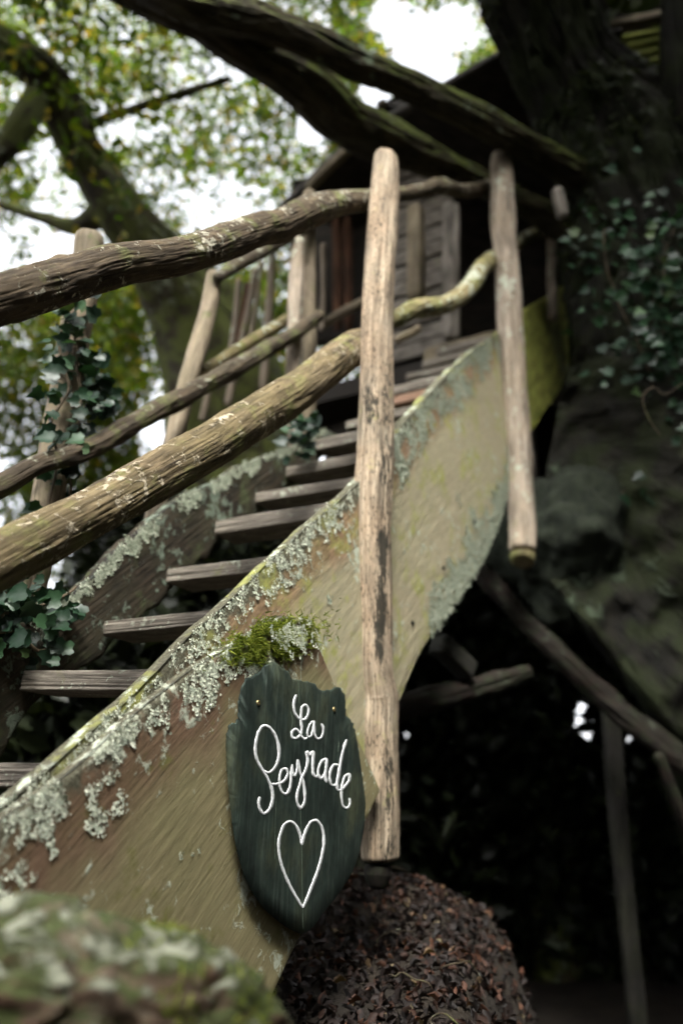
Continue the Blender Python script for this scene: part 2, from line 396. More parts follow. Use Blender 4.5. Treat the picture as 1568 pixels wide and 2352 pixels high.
M_cabin = wood('cabin_boards', [(.14, .125, .105), (.30, .27, .23), (.42, .38, .33), (.24, .21, .17)], moss=(.16, .17, .07), moss_amt=.1, lich_amt=0,
               gx=60, gy=3, crack=.3)
M_cabin_dark = wood('near_black_boards', [(.015, .012, .01), (.03, .024, .018), (.05, .04, .03), (.03, .025, .02)], moss_amt=0, lich_amt=0, gx=40, gy=3)  # one near-black tone for the hut's inner walls, floor and roof
M_red = wood('red_brown_boards', [(.06, .03, .018), (.12, .055, .03), (.18, .085, .045), (.10, .05, .03)], moss_amt=0, lich_amt=0, gx=40, gy=3)
M_bal = wood('pale_balusters', [(.11, .085, .055), (.22, .175, .12), (.31, .26, .19), (.18, .15, .09)], moss_amt=.15, lich_amt=0, gx=60, gy=3)
M_greenslat = wood('green_slats', [(.24, .28, .06), (.38, .43, .09), (.48, .52, .14), (.34, .36, .1)], moss_amt=.1, lich_amt=0, gx=40, gy=3)
M_trunk_l = wood('green_mossy_bark', [(.02, .017, .01), (.05, .04, .025), (.08, .065, .04), (.05, .045, .02)], moss=(.075, .09, .018), moss_amt=.7, topmoss=.08,
               lichen=(.2, .22, .15), lich_amt=.15, lich_scale=12, gx=30, gy=5, crack=.4, bump=.02, blotch=2.4)
M_trunk = wood('mossy_bark', [(.02, .016, .010), (.045, .035, .02), (.08, .062, .036), (.045, .042, .018)], moss=(.075, .095, .016), moss_amt=.6, topmoss=.4,
               lichen=(.14, .17, .11), lich_amt=.15, lich_scale=12, gx=30, gy=5, crack=.6, bump=.02, blotch=2.4)
M_trunk_r = wood('shade_toned_mossy_bark', [(.004, .0035, .003), (.009, .008, .005), (.017, .014, .009), (.012, .011, .005)], moss=(.014, .019, .005), moss_amt=.55,
                 lichen=(.045, .06, .035), lich_amt=.2, lich_scale=7, gx=20, gy=4, crack=.6, bump=.03, blotch=2.2)  # darker copy of the mossy bark, shade of the right side in its colour
M_stump = wood('rotten_mossy_wood', [(.06, .04, .028), (.17, .13, .09), (.34, .29, .21), (.15, .065, .04)], moss=(.04, .06, .015), moss_amt=.5, topmoss=.25,
               lichen=(.26, .27, .20), lich_amt=.36, lich_scale=26, gx=60, gy=16, crack=.8, bump=.01, blotch=7)
M_rock = plain('mossy_rock', (.004, .006, .003), (.030, .038, .022), 14, .9, .02)
M_soil = plain('dark_soil', (.008, .006, .004), (.026, .019, .012), 6, .95, .02)
M_lichen = leafmat('pale_foliose_lichen', [(0, (.34, .40, .31)), (.35, (.62, .66, .52)), (1, (.80, .82, .66))], 0, .9, .1)
M_lichen_g = leafmat('grey_green_lichen', [(0, (.20, .24, .17)), (.5, (.36, .40, .30)), (1, (.55, .57, .45))], 0, .9, .1)
M_moss = leafmat('green_moss', [(0, (.05, .07, .008)), (.5, (.13, .17, .02)), (1, (.28, .31, .06))], .3, .8, .1)
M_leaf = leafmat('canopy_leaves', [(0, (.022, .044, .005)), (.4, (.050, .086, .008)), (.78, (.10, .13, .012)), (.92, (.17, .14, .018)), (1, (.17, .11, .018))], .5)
M_leafdk = leafmat('shade_toned_leaves', [(0, (.010, .018, .004)), (.5, (.02, .032, .008)), (1, (.04, .05, .012))], .2)  # darker copy of the leaf colour with shade built into it
M_root = wood('shade_toned_rusty_root', [(.006, .0035, .003), (.013, .007, .005), (.026, .013, .008), (.012, .011, .005)], moss=(.012, .016, .006), moss_amt=.4, lichen=(.04, .045, .03), lich_amt=.2, lich_scale=14, gx=40, gy=8, crack=.5)  # rusty tone darkened so the colour carries the shade of the hollow
M_dim = wood('shade_toned_grey_timber', [(.012, .011, .009), (.022, .02, .017), (.034, .031, .026), (.02, .022, .011)], moss_amt=.1, lich_amt=0, gx=60, gy=3)  # grey timber with the shade below the hut put into its colour
M_ivy = leafmat('ivy_leaves', [(0, (.005, .018, .008)), (.6, (.011, .034, .015)), (.93, (.03, .07, .03)), (1, (.07, .10, .03))], .12, .45, .3)
M_leafblack = leafmat('deep_shade_toned_leaves', [(0, (.004, .006, .002)), (.6, (.008, .012, .004)), (1, (.018, .024, .007))], .15)  # near-black leaf colour, deep shade painted into it
M_litter = leafmat('dead_leaves', [(0, (.006, .004, .003)), (.6, (.013, .007, .005)), (.85, (.032, .014, .008)), (.96, (.09, .037, .02)), (1, (.12, .10, .055))], .1, .7)
M_stem = plain('ivy_stem', (.04, .03, .018), (.12, .09, .055), 30, .8, .002)

def slate_mat():
    m, t, b, o = mat('dark_slate'); g = N(t)
    ob = g.coord('UV', (90, 4, 1)); n1 = g.noise(ob, 1, 6, .65, .3); n2 = g.noise(g.coord('UV', (9, 5, 1)), 1, 5, .6)
    col = g.ramp(n2, [(.3, (.007, .013, .010)), (.5, (.016, .026, .020)), (.72, (.045, .052, .028))])
    col = g.mix(g.ramp(n1, [(.5, 0.), (.72, .7)]), col, (.06, .08, .062)); col = g.mix(.8, col, g.ramp(g.noise(g.coord('UV', (40, 22, 1)), 1, 6, .7), [(.35, .45), (.6, 1.25)]), 'MULTIPLY')
    sp = g.noise(g.coord('UV', (260, 260, 1)), 1, 2); col = g.mix(g.ramp(sp, [(.77, 0.), (.80, .5)]), col, (.2, .25, .22))
    g.l(col, b.inputs['Base Color']); b.inputs['Roughness'].default_value = .78; b.inputs['Specular IOR Level'].default_value = .25
    g.l(g.bump(g.math('ADD', n1, g.noise(g.coord('UV', (30, 14, 1)), 1, 5, .6)), .0012), b.inputs['Normal']); return m
M_slate = slate_mat()
def paint_mat(name, c, a):
    m, t, b, o = mat(name); g = N(t)
    n1 = g.noise(g.coord('Object'), 210, 5, .7)
    g.l(g.ramp(n1, [(.30, tuple(a * .35 * x for x in c)), (.40, tuple(a * x for x in c)), (.6, c)]), b.inputs['Base Color']); b.inputs['Roughness'].default_value = .6; return m
M_paint = paint_mat('white_paint', (.78, .80, .80), .72)
M_chalk = paint_mat('faded_chalk', (.10, .14, .10), .5)
def metal_mat():
    m, t, b, o = mat('brass_screw'); b.inputs['Base Color'].default_value = (.35, .28, .14, 1); b.inputs['Metallic'].default_value = .9
    b.inputs['Roughness'].default_value = .45; return m
M_metal = metal_mat()
rng = np.random.default_rng(7)

# ------------------------------------------------------------------ ground and bank
def heightfield(x0, x1, y0, y1, nx, ny, fn):
    X, Y = np.meshgrid(np.linspace(x0, x1, nx), np.linspace(y0, y1, ny)); Z = fn(X, Y)
    V = np.stack([X, Y, Z], -1).reshape(-1, 3)
    i = np.arange(ny - 1)[:, None] * nx; j = np.arange(nx - 1)[None]
    return V, np.stack([i + j, i + j + 1, i + nx + j + 1, i + nx + j], -1).reshape(-1, 4)
def sst(x, a, b): t = np.clip((x - a) / (b - a), 0, 1); return t * t * (3 - 2 * t)
def gz(X, Y):
    z = .05 * fbm(np.stack([X * .8, Y * .8, X * 0], -1), 5, 3)
    # leaf covered mound beside the foot of the stairs
    top = np.clip(.80 + .20 * (Y - 2), .2, 1.0) + .04 * fbm(np.stack([X * 2.5, Y * 2.5, X * 0], -1), 8, 3)
    z = z + top * sst(Y, .2, 1.4) * (1 - sst(X + .07 * fbm(np.stack([X * 3, Y * 3, X * 0], -1), 18, 3), -.06 + .14 * Y, .46 + .20 * Y)) * (1 - sst(Y, 3.2, 3.9))
    # earth bank under the stairs and below the cabin
    z = z + 2.6 * sst(Y + .3 * X, 4.6, 5.8) * (1 - sst(X, .1, .5)) * sst(X, -3.6, -1.6) * (1 - sst(Y, 6, 9))
    z = z + 1.6 * sst(Y, 11, 24)
    z = z + 6 * sst(np.hypot(X, Y), 40, 200)
    return z
V, Fq = heightfield(-8, 9, -5, 14, 260, 300, gz)
V2, F2 = heightfield(-200, 200, -200, 200, 60, 60, lambda X, Y: gz(X, Y) - .25 * (np.maximum(np.abs(X), np.abs(Y - 4)) < 12))
V, Fs, uv = join([(V, Fq, None), (V2, F2, None)])
link('ground', mesh_np('ground', V, Fs), M_soil, kind='structure')
# dead leaves lying on it
n = 90000
P = np.stack([rng.uniform(-1.6, 2.0, n), rng.uniform(.9, 5.5, n)], -1)
k = (rng.random(n) < np.where((P[:, 1] > 3.5) | (P[:, 0] > .10 + .19 * P[:, 1] + .12 * rng.normal(size=n)), .04, .55)) & (fbm(np.stack([P[:, 0] * 5, P[:, 1] * 5, P[:, 0] * 0], -1), 4, 2) > -.9); P = P[k]; n = len(P)
e = 1e-2; z = gz(P[:, 0], P[:, 1]); nx = -(gz(P[:, 0] + e, P[:, 1]) - z) / e; ny = -(gz(P[:, 0], P[:, 1] + e) - z) / e
nn = np.stack([nx, ny, np.ones(n)], -1); nn /= np.linalg.norm(nn, axis=1)[:, None]
V, Fq = scatter(LEAF_V * [1, 1, 4], LEAF_F, np.concatenate([P, (z + .012)[:, None]], 1), nn, rng.uniform(.010, .044, n), rng, tilt=1.1)
link('leaf_litter', mesh_np('leaf_litter', V, Fq), M_litter, kind='stuff')['label'] = 'brown dead leaves on the mound beside the stairs'

# dry twigs on the mound
def ground_twig(x, y, L_, a_, sd):
    q = np.linspace(0, 1, 7); r_ = np.random.default_rng(sd); X = x + np.cos(a_) * L_ * q + r_.normal(0, .008, 7); Y = y + np.sin(a_) * L_ * q + r_.normal(0, .008, 7)
    return np.stack([X, Y, gz(X, Y) + .022 + .02 * np.sin(q * 3)], -1)
rtw = np.random.default_rng(31); tws = []
for i in range(16): tws.append((rtw.uniform(-.5, .55), rtw.uniform(1.7, 3.1), rtw.uniform(.06, .22), rtw.uniform(0, 6.28), i))

# ------------------------------------------------------------------ staircase
stairs = thing('staircase', (BASE + UA * .2 - [0, 0, BASE[2]]).round(4), 'rustic wooden staircase climbing to the treehouse, with lichen covered plank sides', 'staircase')
def part(name, d, m, parent, label=None, smooth=True, attrs=None, kind=None):
    V, Fq, uv = d[:3]
    if len(d) > 4: attrs = {'ev': d[4]}
    return link(name, mesh_np(name, V, Fq, uv, smooth, attrs=attrs), m, parent, label, kind)
Nf0 = -SA; M_hole = plain('black_hole_rim', (.006, .006, .005), (.02, .018, .012), 60)
# near side: long plank behind the posts
C2, C1, CP = .092, .035, .080
top2 = [(-330, 2150), (-150, 2000), (0, 1868), (120, 1762), (240, 1655), (340, 1570), (420, 1490), (490, 1425), (570, 1345), (650, 1270), (730, 1195), (815, 1118), (900, 1010), (960, 935), (1020, 870), (1080, 812), (1148, 766)]
bot2 = [(200, 2900), (300, 2700), (420, 2480), (560, 2260), (680, 2090), (760, 1940), (830, 1790), (925, 1590), (960, 1510), (1010, 1440), (1060, 1370), (1110, 1290), (1140, 1220), (1162, 1140), (1174, 1075)]
d2 = plank([onp(x, y, C2) for x, y in top2], [onp(x, y, C2) for x, y in bot2], C2, .042, 420, 90, 3, .0015, .004, wob=.005,
           bow=lambda U, W, v: -.018 * (v - .5) * np.sin(U * 2.2))
part('stringer', d2, M_board2, stairs, 'long olive grey plank running up behind the posts, lichen on both edges')
top1 = [(-330, 2170), (-150, 2030), (0, 1900), (140, 1790), (250, 1700), (330, 1630), (400, 1575), (470, 1525), (540, 1480), (600, 1440), (642, 1417), (680, 1424), (714, 1438)]
bot1 = [(150, 3100), (250, 2920), (350, 2760), (450, 2600), (520, 2480), (600, 2345), (690, 2160), (760, 2040), (820, 1925), (850, 1870), (876, 1816)]
d1 = plank([onp(x, y, C1) for x, y in top1], [onp(x, y, C1) for x, y in bot1], C1, .030, 520, 260, 8, .0005, .006, wob=.005)
part('stringer', d1, M_board1, stairs, 'reddish brown outer plank under the slate sign, mossy at its sawn end')
top3 = [(1120, 790), (1195, 722), (1228, 700), (1262, 678), (1300, 654), (1306, 650)]
bot3 = [(1160, 1085), (1215, 1000), (1240, 958), (1290, 885), (1314, 830), (1318, 790)]
d3 = plank([onp(x, y, .10) for x, y in top3], [onp(x, y, .10) for x, y in bot3], .1, .04, 140, 60, 12, .001, .003, wob=.008,
           bow=lambda U, W, v: -.05 * np.clip(U - U.max() + .35, 0, 1))
part('stringer', d3, M_board3, stairs, 'yellow green plank of the upper flight behind the second post')
CL = .635
topL = [(-300, 1560), (0, 1440), (120, 1385), (200, 1335), (262, 1270), (330, 1212), (400, 1165), (470, 1118), (560, 1070), (630, 1040), (700, 1012), (740, 980)]
botL = [(-300, 1930), (0, 1730), (60, 1650), (150, 1570), (245, 1492), (390, 1368), (495, 1258), (590, 1184), (660, 1120), (740, 1058), (800, 1010)]
dL = plank([onp(x, y, CL) for x, y in topL], [onp(x, y, CL) for x, y in botL], CL, .05, 260, 70, 21, .001, .006, wob=.02)
part('stringer', dL, M_boardL, stairs, 'dark far side plank crusted with grey lichen')
# treads, each traced on its own level
TL = {1: (46, 1562), 2: (235, 1443), 3: (380, 1322), 4: (490, 1212), 5: (583, 1143), 6: (655, 1083), 7: (727, 1020)}
TR = {1: (372, 1562), 2: (520, 1412), 3: (655, 1288), 4: (765, 1168), 5: (812, 1106), 6: (816, 1052), 7: (820, 1000)}
for k in range(0, 14):
    a0, b0 = step_pt(k, CL + .0), step_pt(k, C2 + .045)
    if k in TL:
        l = onp(*TL[k], CL - .005)
        # right end: same direction through the traced right pixel
        dr = dep(step_pt(k, .193)); r = at(*TR[k], dr)
        dirv = (r - l); dirv /= np.linalg.norm(dirv)
        r = l + dirv * ((CL - C2 - .05) / abs(dirv @ SA))
        l = l - dirv * .0
    elif k == 0:
        r = at(138, 1780, dep(step_pt(0, .16))); dirv = SA.copy(); r = r - SA * .05; l = r + SA * .5; 
        l = l + np.array([0, 0, -.004])
    else:
        l, r = a0 - [0, 0, .02], b0 - [0, 0, .02]
    hgt = .044 + .006 * math.sin(k * 2.1)
    dcen = UA * .065
    p0, p1 = l + dcen, r + dcen
    pts = np.linspace(p0, p1, 4)
    if k > 7: pts[1:3, 2] += .006 * math.sin(k)
    V, Fq, uv = tube(pts, [.065] * 4, ns=88, nl=70, low=.03, groove=.0015, gk=9, gl=2, seed=60 + k, sq=14, asp=(1, hgt / .13), up=(0, 0, 1), endr=.03)
    part('tread', (V, Fq, uv[:, [0, 1]]), M_tread if k != 9 else M_tread9, stairs)
for k in (-1, -2, -3, -4, -5):
    l, r = step_pt(k, CL), step_pt(k, C2 + .05); pts = np.linspace(l + UA * .1, r + UA * .1, 4)
    if pts[0, 2] > .1 and False: part('tread', tube(pts, [.105] * 4, ns=48, nl=30, low=.03, seed=60 + k, sq=14, asp=(1, .21), up=(0, 0, 1), endr=.03), M_tread, stairs)

for hx_, hy_ in ((948, 1431), (1019, 1305), (1090, 1198), (1142, 1119)):
    q_ = onp(hx_, hy_, C2 - .003); part('bolt_hole', tube([q_ - Nf0 * .004, q_ + Nf0 * .003], [.008, .008], ns=16, nl=6), M_hole, stairs)
# lichen tufts and moss on the planks
def rosettes(pos, nrm, size, rng_, k=18):
    n = len(pos); P = np.repeat(pos, k, 0); Nn = np.repeat(nrm, k, 0); S = np.repeat(size, k)
    off = rng_.normal(0, 1, (n * k, 3)); off -= (off * Nn).sum(1)[:, None] * Nn; off *= (S * .55)[:, None]
    tw = off / (np.linalg.norm(off, axis=1)[:, None] + 1e-9)
    tv = np.array([(-.25, -.4, 0), (.25, -.4, 0), (.5, .1, .10), (.28, .55, .24), (0, .4, .12), (-.3, .58, .22), (-.5, .1, .1), (0, 0, .02)])
    tf = [np.array([(0, 1, 7), (1, 2, 7), (2, 3, 7), (3, 4, 7), (4, 5, 7), (5, 6, 7), (6, 0, 7)])]
    x = np.cross(tw, Nn)
    nn_ = Nn + rng_.normal(0, .12, Nn.shape)
    return scatter(tv, tf, P + off + Nn * .002, nn_, S * rng_.uniform(.25, .58, n * k), rng_, twist=x, tilt=.12)
def on_front(Fr, fn, count, rng_, seed, thr=.0, ns=18):
    nu, nv = Fr.shape[:2]; iu = rng_.integers(1, nu - 1, count * 6); iv = rng_.integers(0, nv, count * 6)
    p = Fr[iu, iv]; w_ = fn(iu / nu, iv / nv, p) * (.55 + .9 * (fbm(p * ns, seed, 3) > .05)) + .30 * fbm(p * ns * .5, seed + 9, 3) > rng_.random(len(p)) * .35 + thr + .25
    return p[w_][:count]
rl = np.random.default_rng(5)
Nf = -SA
def lich(Fr, fn, count, seed, smin, smax, m, label, thr=0., k=18):
    p = on_front(Fr, fn, count, rl, seed, thr)
    V, Fq = rosettes(p, np.tile(Nf, (len(p), 1)), rl.uniform(smin, smax, len(p)), rl, k)
    return link('lichen', mesh_np('lichen', V, Fq, smooth=False), m, stairs, label, 'stuff')
lich(d2[3], lambda u, v, p: np.exp(-(v / .10) ** 2) * (u < .55) , 2600, 2, .005, .012, M_lichen, 'pale lichen crust along the near plank edge', .05)
lich(d2[3], lambda u, v, p: (np.exp(-(v / .15) ** 2) + 1.6 * np.exp(-((1 - v) / .17) ** 2) * (u > .55)) * (u > .5), 2600, 9, .008, .017, M_lichen_g, 'grey green lichen tufts on the upper plank edges', .02)
lich(d1[3], lambda u, v, p: (np.exp(-(v / .16) ** 2) * .8 + .07) * (u < .80), 1400, 4, .005, .012, M_lichen, 'pale lichen crust along the outer plank', .12)
lich(dL[3], lambda u, v, p: np.exp(-(v / .15) ** 2) * 1.0 + .06, 1100, 14, .007, .014, M_lichen_g, 'grey lichen tufts on the far plank', .12)
lich(d1[3], lambda u, v, p: .16 + 0 * v, 170, 44, .004, .008, M_lichen_g, 'scattered small lichen spots on the outer plank face', .12)
# moss cushion at the sawn end
mp = []
for _ in range(9000):
    px = rl.normal(628, 44); py = rl.normal(-2, 20); mp.append(onp(px, 1478 - (px - 600) * .22 + py, C1 - .003))
mp = np.array(mp); keep = fbm(mp * 40, 3, 2) > -.35; mp = mp[keep]
tv = np.array([(-.12, -.1, 0), (.12, -.1, 0), (.06, .5, .5), (0, 1, .75), (-.06, .5, .5)]); tf = [np.array([(0, 1, 2, 4)]), np.array([(4, 2, 3)])]
V, Fq = scatter(tv, tf, mp, np.tile(Nf, (len(mp), 1)), rl.uniform(.007, .016, len(mp)), rl, tilt=.5)
link('moss', mesh_np('moss', V, Fq), M_moss, stairs, 'bright green moss cushion above the sign', 'stuff')
lp = np.array([onp(rl.normal(672, 26), rl.normal(1462, 18), C1 - .011) for _ in range(110)])
V, Fq = rosettes(lp, np.tile(Nf, (len(lp), 1)), rl.uniform(.005, .010, len(lp)), rl)
link('lichen', mesh_np('lichen', V, Fq, smooth=False), M_lichen, stairs, 'pale lichen rosettes in the moss cushion', 'stuff')

# ------------------------------------------------------------------ near railing
near = thing('stair_railing', onp(870, 2000, CP).round(4), 'near railing of crooked peeled posts and thick bark covered log rails', 'railing')
def trace(rows, c, scale=1.0):
    pts = [onp(x, y, c) for x, y, w_ in rows]; rad = [w_ * .5 * dep(p) / F * scale for p, (x, y, w_) in zip(pts, rows)]
    return pts, rad
mpr = [(357, 862, 912), (374, 857, 917), (427, 851, 918), (511, 843, 915), (602, 835, 909), (743, 828, 905), (884, 824, 906), (1024, 818, 906), (1091, 814, 906), (1130, 812, 904),
       (1216, 811, 900), (1325, 814, 901), (1443, 820, 903), (1560, 822, 908), (1599, 822, 918), (1677, 821, 917), (1780, 823, 919), (1873, 824, 920), (1978, 826, 919)]
rows = [((a + b) / 2, y, (b - a) * 1.2) for y, a, b in mpr]
pts, rad = trace(rows, CP)
V, Fq, uv = tube(pts, rad, ns=200, nl=900, low=.05, groove=.0022, gk=4.5, gl=3.0, seed=77, asp=(1, .74), up=-SA, endr=.22, fine=.0005,
                 knots=[(1.02, 1.2, .014, .005), (1.12, 2.4, .008, -.004)])
def project(V):
    d = V - ORG; z = d @ FW; return 784 + F * (d @ RT) / z, 1176 - F * (d @ UP) / z
px, py = project(V)
# black rot streaks where the post carries them
def blob(cx, cy, sx, sy): return np.exp(-((px - cx) / sx) ** 2 - ((py - cy) / sy) ** 2)
st = blob(880, 1250, 16, 55) + blob(876, 1380, 14, 90) + .9 * blob(870, 1470, 12, 60) + .75 * blob(850, 930, 26, 70) + .6 * blob(885, 1080, 22, 90) \
     + .5 * blob(892, 900, 14, 120) + .45 * blob(890, 1750, 14, 90) + .4 * blob(870, 640, 10, 60) + .6 * blob(895, 1850, 10, 90) + .5 * blob(893, 1960, 25, 30)
part('post', (V, Fq, uv), M_post, near, 'tall pale peeled post with black rot streaks', attrs={'stain': np.clip(st, 0, 1)})
pts2 = [onp(869, 1984, CP), onp(868, 2010, CP), onp(867, 2042, CP)]
V, Fq, uv = tube(pts2, [.047, .046, .026], ns=60, nl=24, low=.08, groove=.001, seed=5, asp=(1, .74), up=-SA, endr=.3)
part('post_foot', (V, Fq, uv), M_root, near, 'dark stub below the saw cut')
rows = [(1148, 352, 36), (1150, 372, 48), (1152, 430, 52), (1155, 500, 56), (1157, 540, 55), (1161, 575, 53), (1166, 640, 55), (1170, 720, 60), (1178, 850, 56), (1188, 1000, 58), (1196, 1120, 60), (1199, 1220, 62), (1199, 1268, 62)]
pts, rad = trace(rows, .045)
V, Fq, uv = tube(pts, rad, ns=110, nl=360, low=.09, groove=.0022, gk=4, gl=3, seed=31, up=-SA, endr=.35); z0 = np.full(len(V), .0)
part('post', (V, Fq, uv), M_post2, near, 'second grey post sawn off below the plank')
pts, rad = trace([(1199, 1272, 58), (1199, 1282, 56), (1198, 1290, 52)], .045)
part('post_foot', tube(pts, rad, ns=40, nl=12, seed=3, up=-SA, endr=.1), M_branch, near, 'greenish sawn end of the second post')
pts, rad = trace([(1262, 498, 17), (1266, 560, 22), (1268, 650, 24), (1268, 735, 24)], .06)
part('post', tube(pts, rad, ns=40, nl=80, low=.1, seed=9, up=-SA), M_post2, near, 'short thin post of the upper flight')
rowsA = [(-160, 735, 128), (-60, 706, 122), (0, 689, 120), (88, 663, 116), (176, 637, 104), (264, 612, 103), (351, 597, 95), (459, 576, 88), (517, 556, 82), (568, 538, 80), (645, 515, 78),
         (722, 482, 74), (773, 470, 62), (845, 458, 46), (922, 447, 34), (968, 438, 34), (1010, 428, 40), (1050, 438, 32), (1091, 436, 34), (1127, 428, 36), (1180, 432, 26), (1270, 424, 22)]
pts, rad = trace(rowsA, .18, .95)
V, Fq, uv = tube(pts, rad, ns=150, nl=1000, low=.09, groove=.0013, gk=8, gl=11, seed=41, endr=.4, fine=.0007,
                 knots=[(.86, .35, .016, .008), (.35, 1.9, .02, .006), (2.28, 1.2, .03, .02)])
part('rail', (V, Fq, uv), M_railA, near, 'dark top log rail flecked with lichen')
rowsB = [(-160, 1375, 150), (-60, 1321, 148), (0, 1288, 146), (100, 1236, 138), (205, 1180, 132), (351, 1100, 128), (459, 1038, 124), (542, 985, 118), (648, 920, 110), (707, 880, 100), (756, 840, 98), (815, 798, 88), (840, 782, 70)]
pts, rad = trace(rowsB, .175, .87)
V, Fq, uv = tube(pts, rad, ns=150, nl=900, low=.07, groove=.0013, gk=8, gl=10, seed=55, endr=.4, fine=.0007,
                 knots=[(.52, 1.0, .018, .008), (.78, 2.0, .014, -.005), (1.15, .9, .02, .006)])
part('rail', (V, Fq, uv), M_railB, near, 'honey coloured middle log rail with peeling bark')
rowsC = [(880, 742, 40), (906, 732, 42), (947, 712, 46), (970, 706, 48), (993, 707, 44), (1050, 684, 46), (1085, 650, 44), (1103, 618, 44), (1122, 600, 42), (1140, 592, 40)]
pts, rad = trace(rowsC, .13, .95)
part('rail', tube(pts, rad, ns=60, nl=260, low=.12, groove=.002, gk=3, gl=6, seed=60), M_branch, near, 'curved mossy branch rail between the two posts')
pts, rad = trace([(1180, 566, 28), (1200, 549, 30), (1230, 536, 28), (1262, 522, 20)], .12)
part('rail', tube(pts, rad, ns=32, nl=50, low=.15, seed=61), M_branch, near)

# ------------------------------------------------------------------ slate sign
def c1(cx, cy, c): return onp(488.0 + cx * .29293, 1492.8 + cy * .29293, c)
CS = .012
sign = thing('slate_sign', c1(700, 1200, CS).round(4), 'dark chipped slate sign with white handwriting and a heart, screwed to the plank', 'sign')
ol = [(450,108),(400,125),(350,175),(300,210),(250,235),(225,290),(205,360),(200,450),(195,530),(175,575),(125,590),(108,640),(103,740),(110,900),(120,1050),(140,1250),(165,1450),(200,1620),(250,1780),(320,1920),(400,2030),(500,2120),(620,2200),(710,2240),(790,2180),(870,2060),(960,1950),(1040,1840),(1100,1740),(1150,1600),(1180,1450),(1195,1300),(1200,1180),(1180,1040),(1160,900),(1140,750),(1115,620),(1090,545),(1045,520),(1048,430),(1035,350),(1005,300),(960,285),(930,315),(880,320),(840,305),(800,265),(740,240),(680,240),(630,225),(600,180),(550,140),(500,110)]
dense = []
for i in range(len(ol)):
    a_, b_ = np.array(ol[i], float), np.array(ol[(i + 1) % len(ol)], float); m_ = max(2, int(np.linalg.norm(b_ - a_) / 12))
    for t_ in range(m_): dense.append(a_ + (b_ - a_) * t_ / m_)
dense = np.array(dense)
jit = fbm(np.stack([dense[:, 0] * .045, dense[:, 1] * .045, dense[:, 0] * 0], -1), 3, 3)
amp_ = np.where(dense[:, 1] < 650, 13, 2)
cen = np.array([690., 1180.]); rdir = dense - cen; rdir /= np.linalg.norm(rdir, axis=1)[:, None]
for _ in range(10):
    sm = (np.roll(dense, 1, 0) + np.roll(dense, -1, 0)) / 2; dense = np.where((dense[:, 1] > 650)[:, None], sm, dense)
dense = dense + rdir * (jit * amp_)[:, None]
nO = len(dense)
insets = [(-.0, .009), (0.0, .003), (3, .0008), (7, .0), ]
rings = []
for ins, dc in insets:
    ww = 1 + .8 * fbm(np.stack([dense[:, 0] * .02 + ins, dense[:, 1] * .02, dense[:, 0] * 0 + ins], -1), 9, 2)
    ww = np.where(dense[:, 1] < 650, ww * 2.6, .5)
    q_ = dense - rdir * (ins * ww)[:, None]
    rings.append(np.array([c1(x, y, CS + dc) for x, y in q_]))
# front face filled with shrinking rings so it can carry relief
for f_ in (.85, .65, .45, .25, .08):
    q_ = cen + (dense - rdir * 18 - cen) * f_
    rings.append(np.array([c1(x, y, CS) for x, y in q_]))
V = np.concatenate(rings + [np.array([c1(*cen, CS)]), np.array([c1(*cen, CS + .012)])])
Fs = []
j = np.arange(nO); j2 = (j + 1) % nO
for r_ in range(len(rings) - 1): Fs.append(np.stack([r_*nO + j, r_*nO + j2, (r_+1)*nO + j2, (r_+1)*nO + j], -1))
L_ = len(rings)
tri = np.concatenate([np.stack([(L_-1)*nO + j, (L_-1)*nO + j2, np.full(nO, L_*nO)], -1), np.stack([j2, j, np.full(nO, L_*nO+1)], -1)])
uvS = np.stack([V @ UA, V[:, 2]], -1)
link('slate_panel', mesh_np('slate_panel', V, [np.concatenate(Fs), tri], uvS, False), M_slate, sign)
def stroke(pts_, w_, hh, c_off=.0006):
    """flat brush stroke: domed ribbon, w_ in sign pixels"""
    P2 = np.array([(x, y, 0) for x, y in pts_], float); D, _, q = resample(P2, np.zeros(len(P2)), max(20, int(len(P2) * 9)))
    T = np.gradient(D[:, :2], axis=0); T /= np.linalg.norm(T, axis=1)[:, None] + 1e-9; Nn = np.stack([-T[:, 1], T[:, 0]], -1)
    ww = w_ * (1 + .16 * fbm(np.stack([q * .03, q * 0, q * 0 + pts_[0][0]], -1), 8, 2)); e_ = np.minimum(q, q[-1] - q) / w_
    ww = ww * np.clip(.35 + e_ * 1.3, 0, 1)
    prof = [(-1, 0.0), (-.92, .9), (0, 1.0), (.92, .9), (1, 0.0)]; V = []
    for a_, h_ in prof:
        X = D[:, :2] + Nn * (ww * .5 * a_ )[:, None]
        X = X + .8 * np.stack([fbm(np.stack([q * .12, q * 0 + a_ * 3, q * 0], -1), 4, 2)] * 2, -1)
        V.append(np.array([c1(x, y, CS - c_off * 0 - hh * h_ * .3 + .0006 * (h_ == 0)) for x, y in X]))
    V = np.stack(V, 1); n_ = len(D); V = V.reshape(-1, 3)
    i = np.arange(n_ - 1)[:, None] * 5; jx = np.arange(4)[None]
    return V, np.stack([i + jx, i + jx + 1, i + 5 + jx + 1, i + 5 + jx], -1).reshape(-1, 4), None
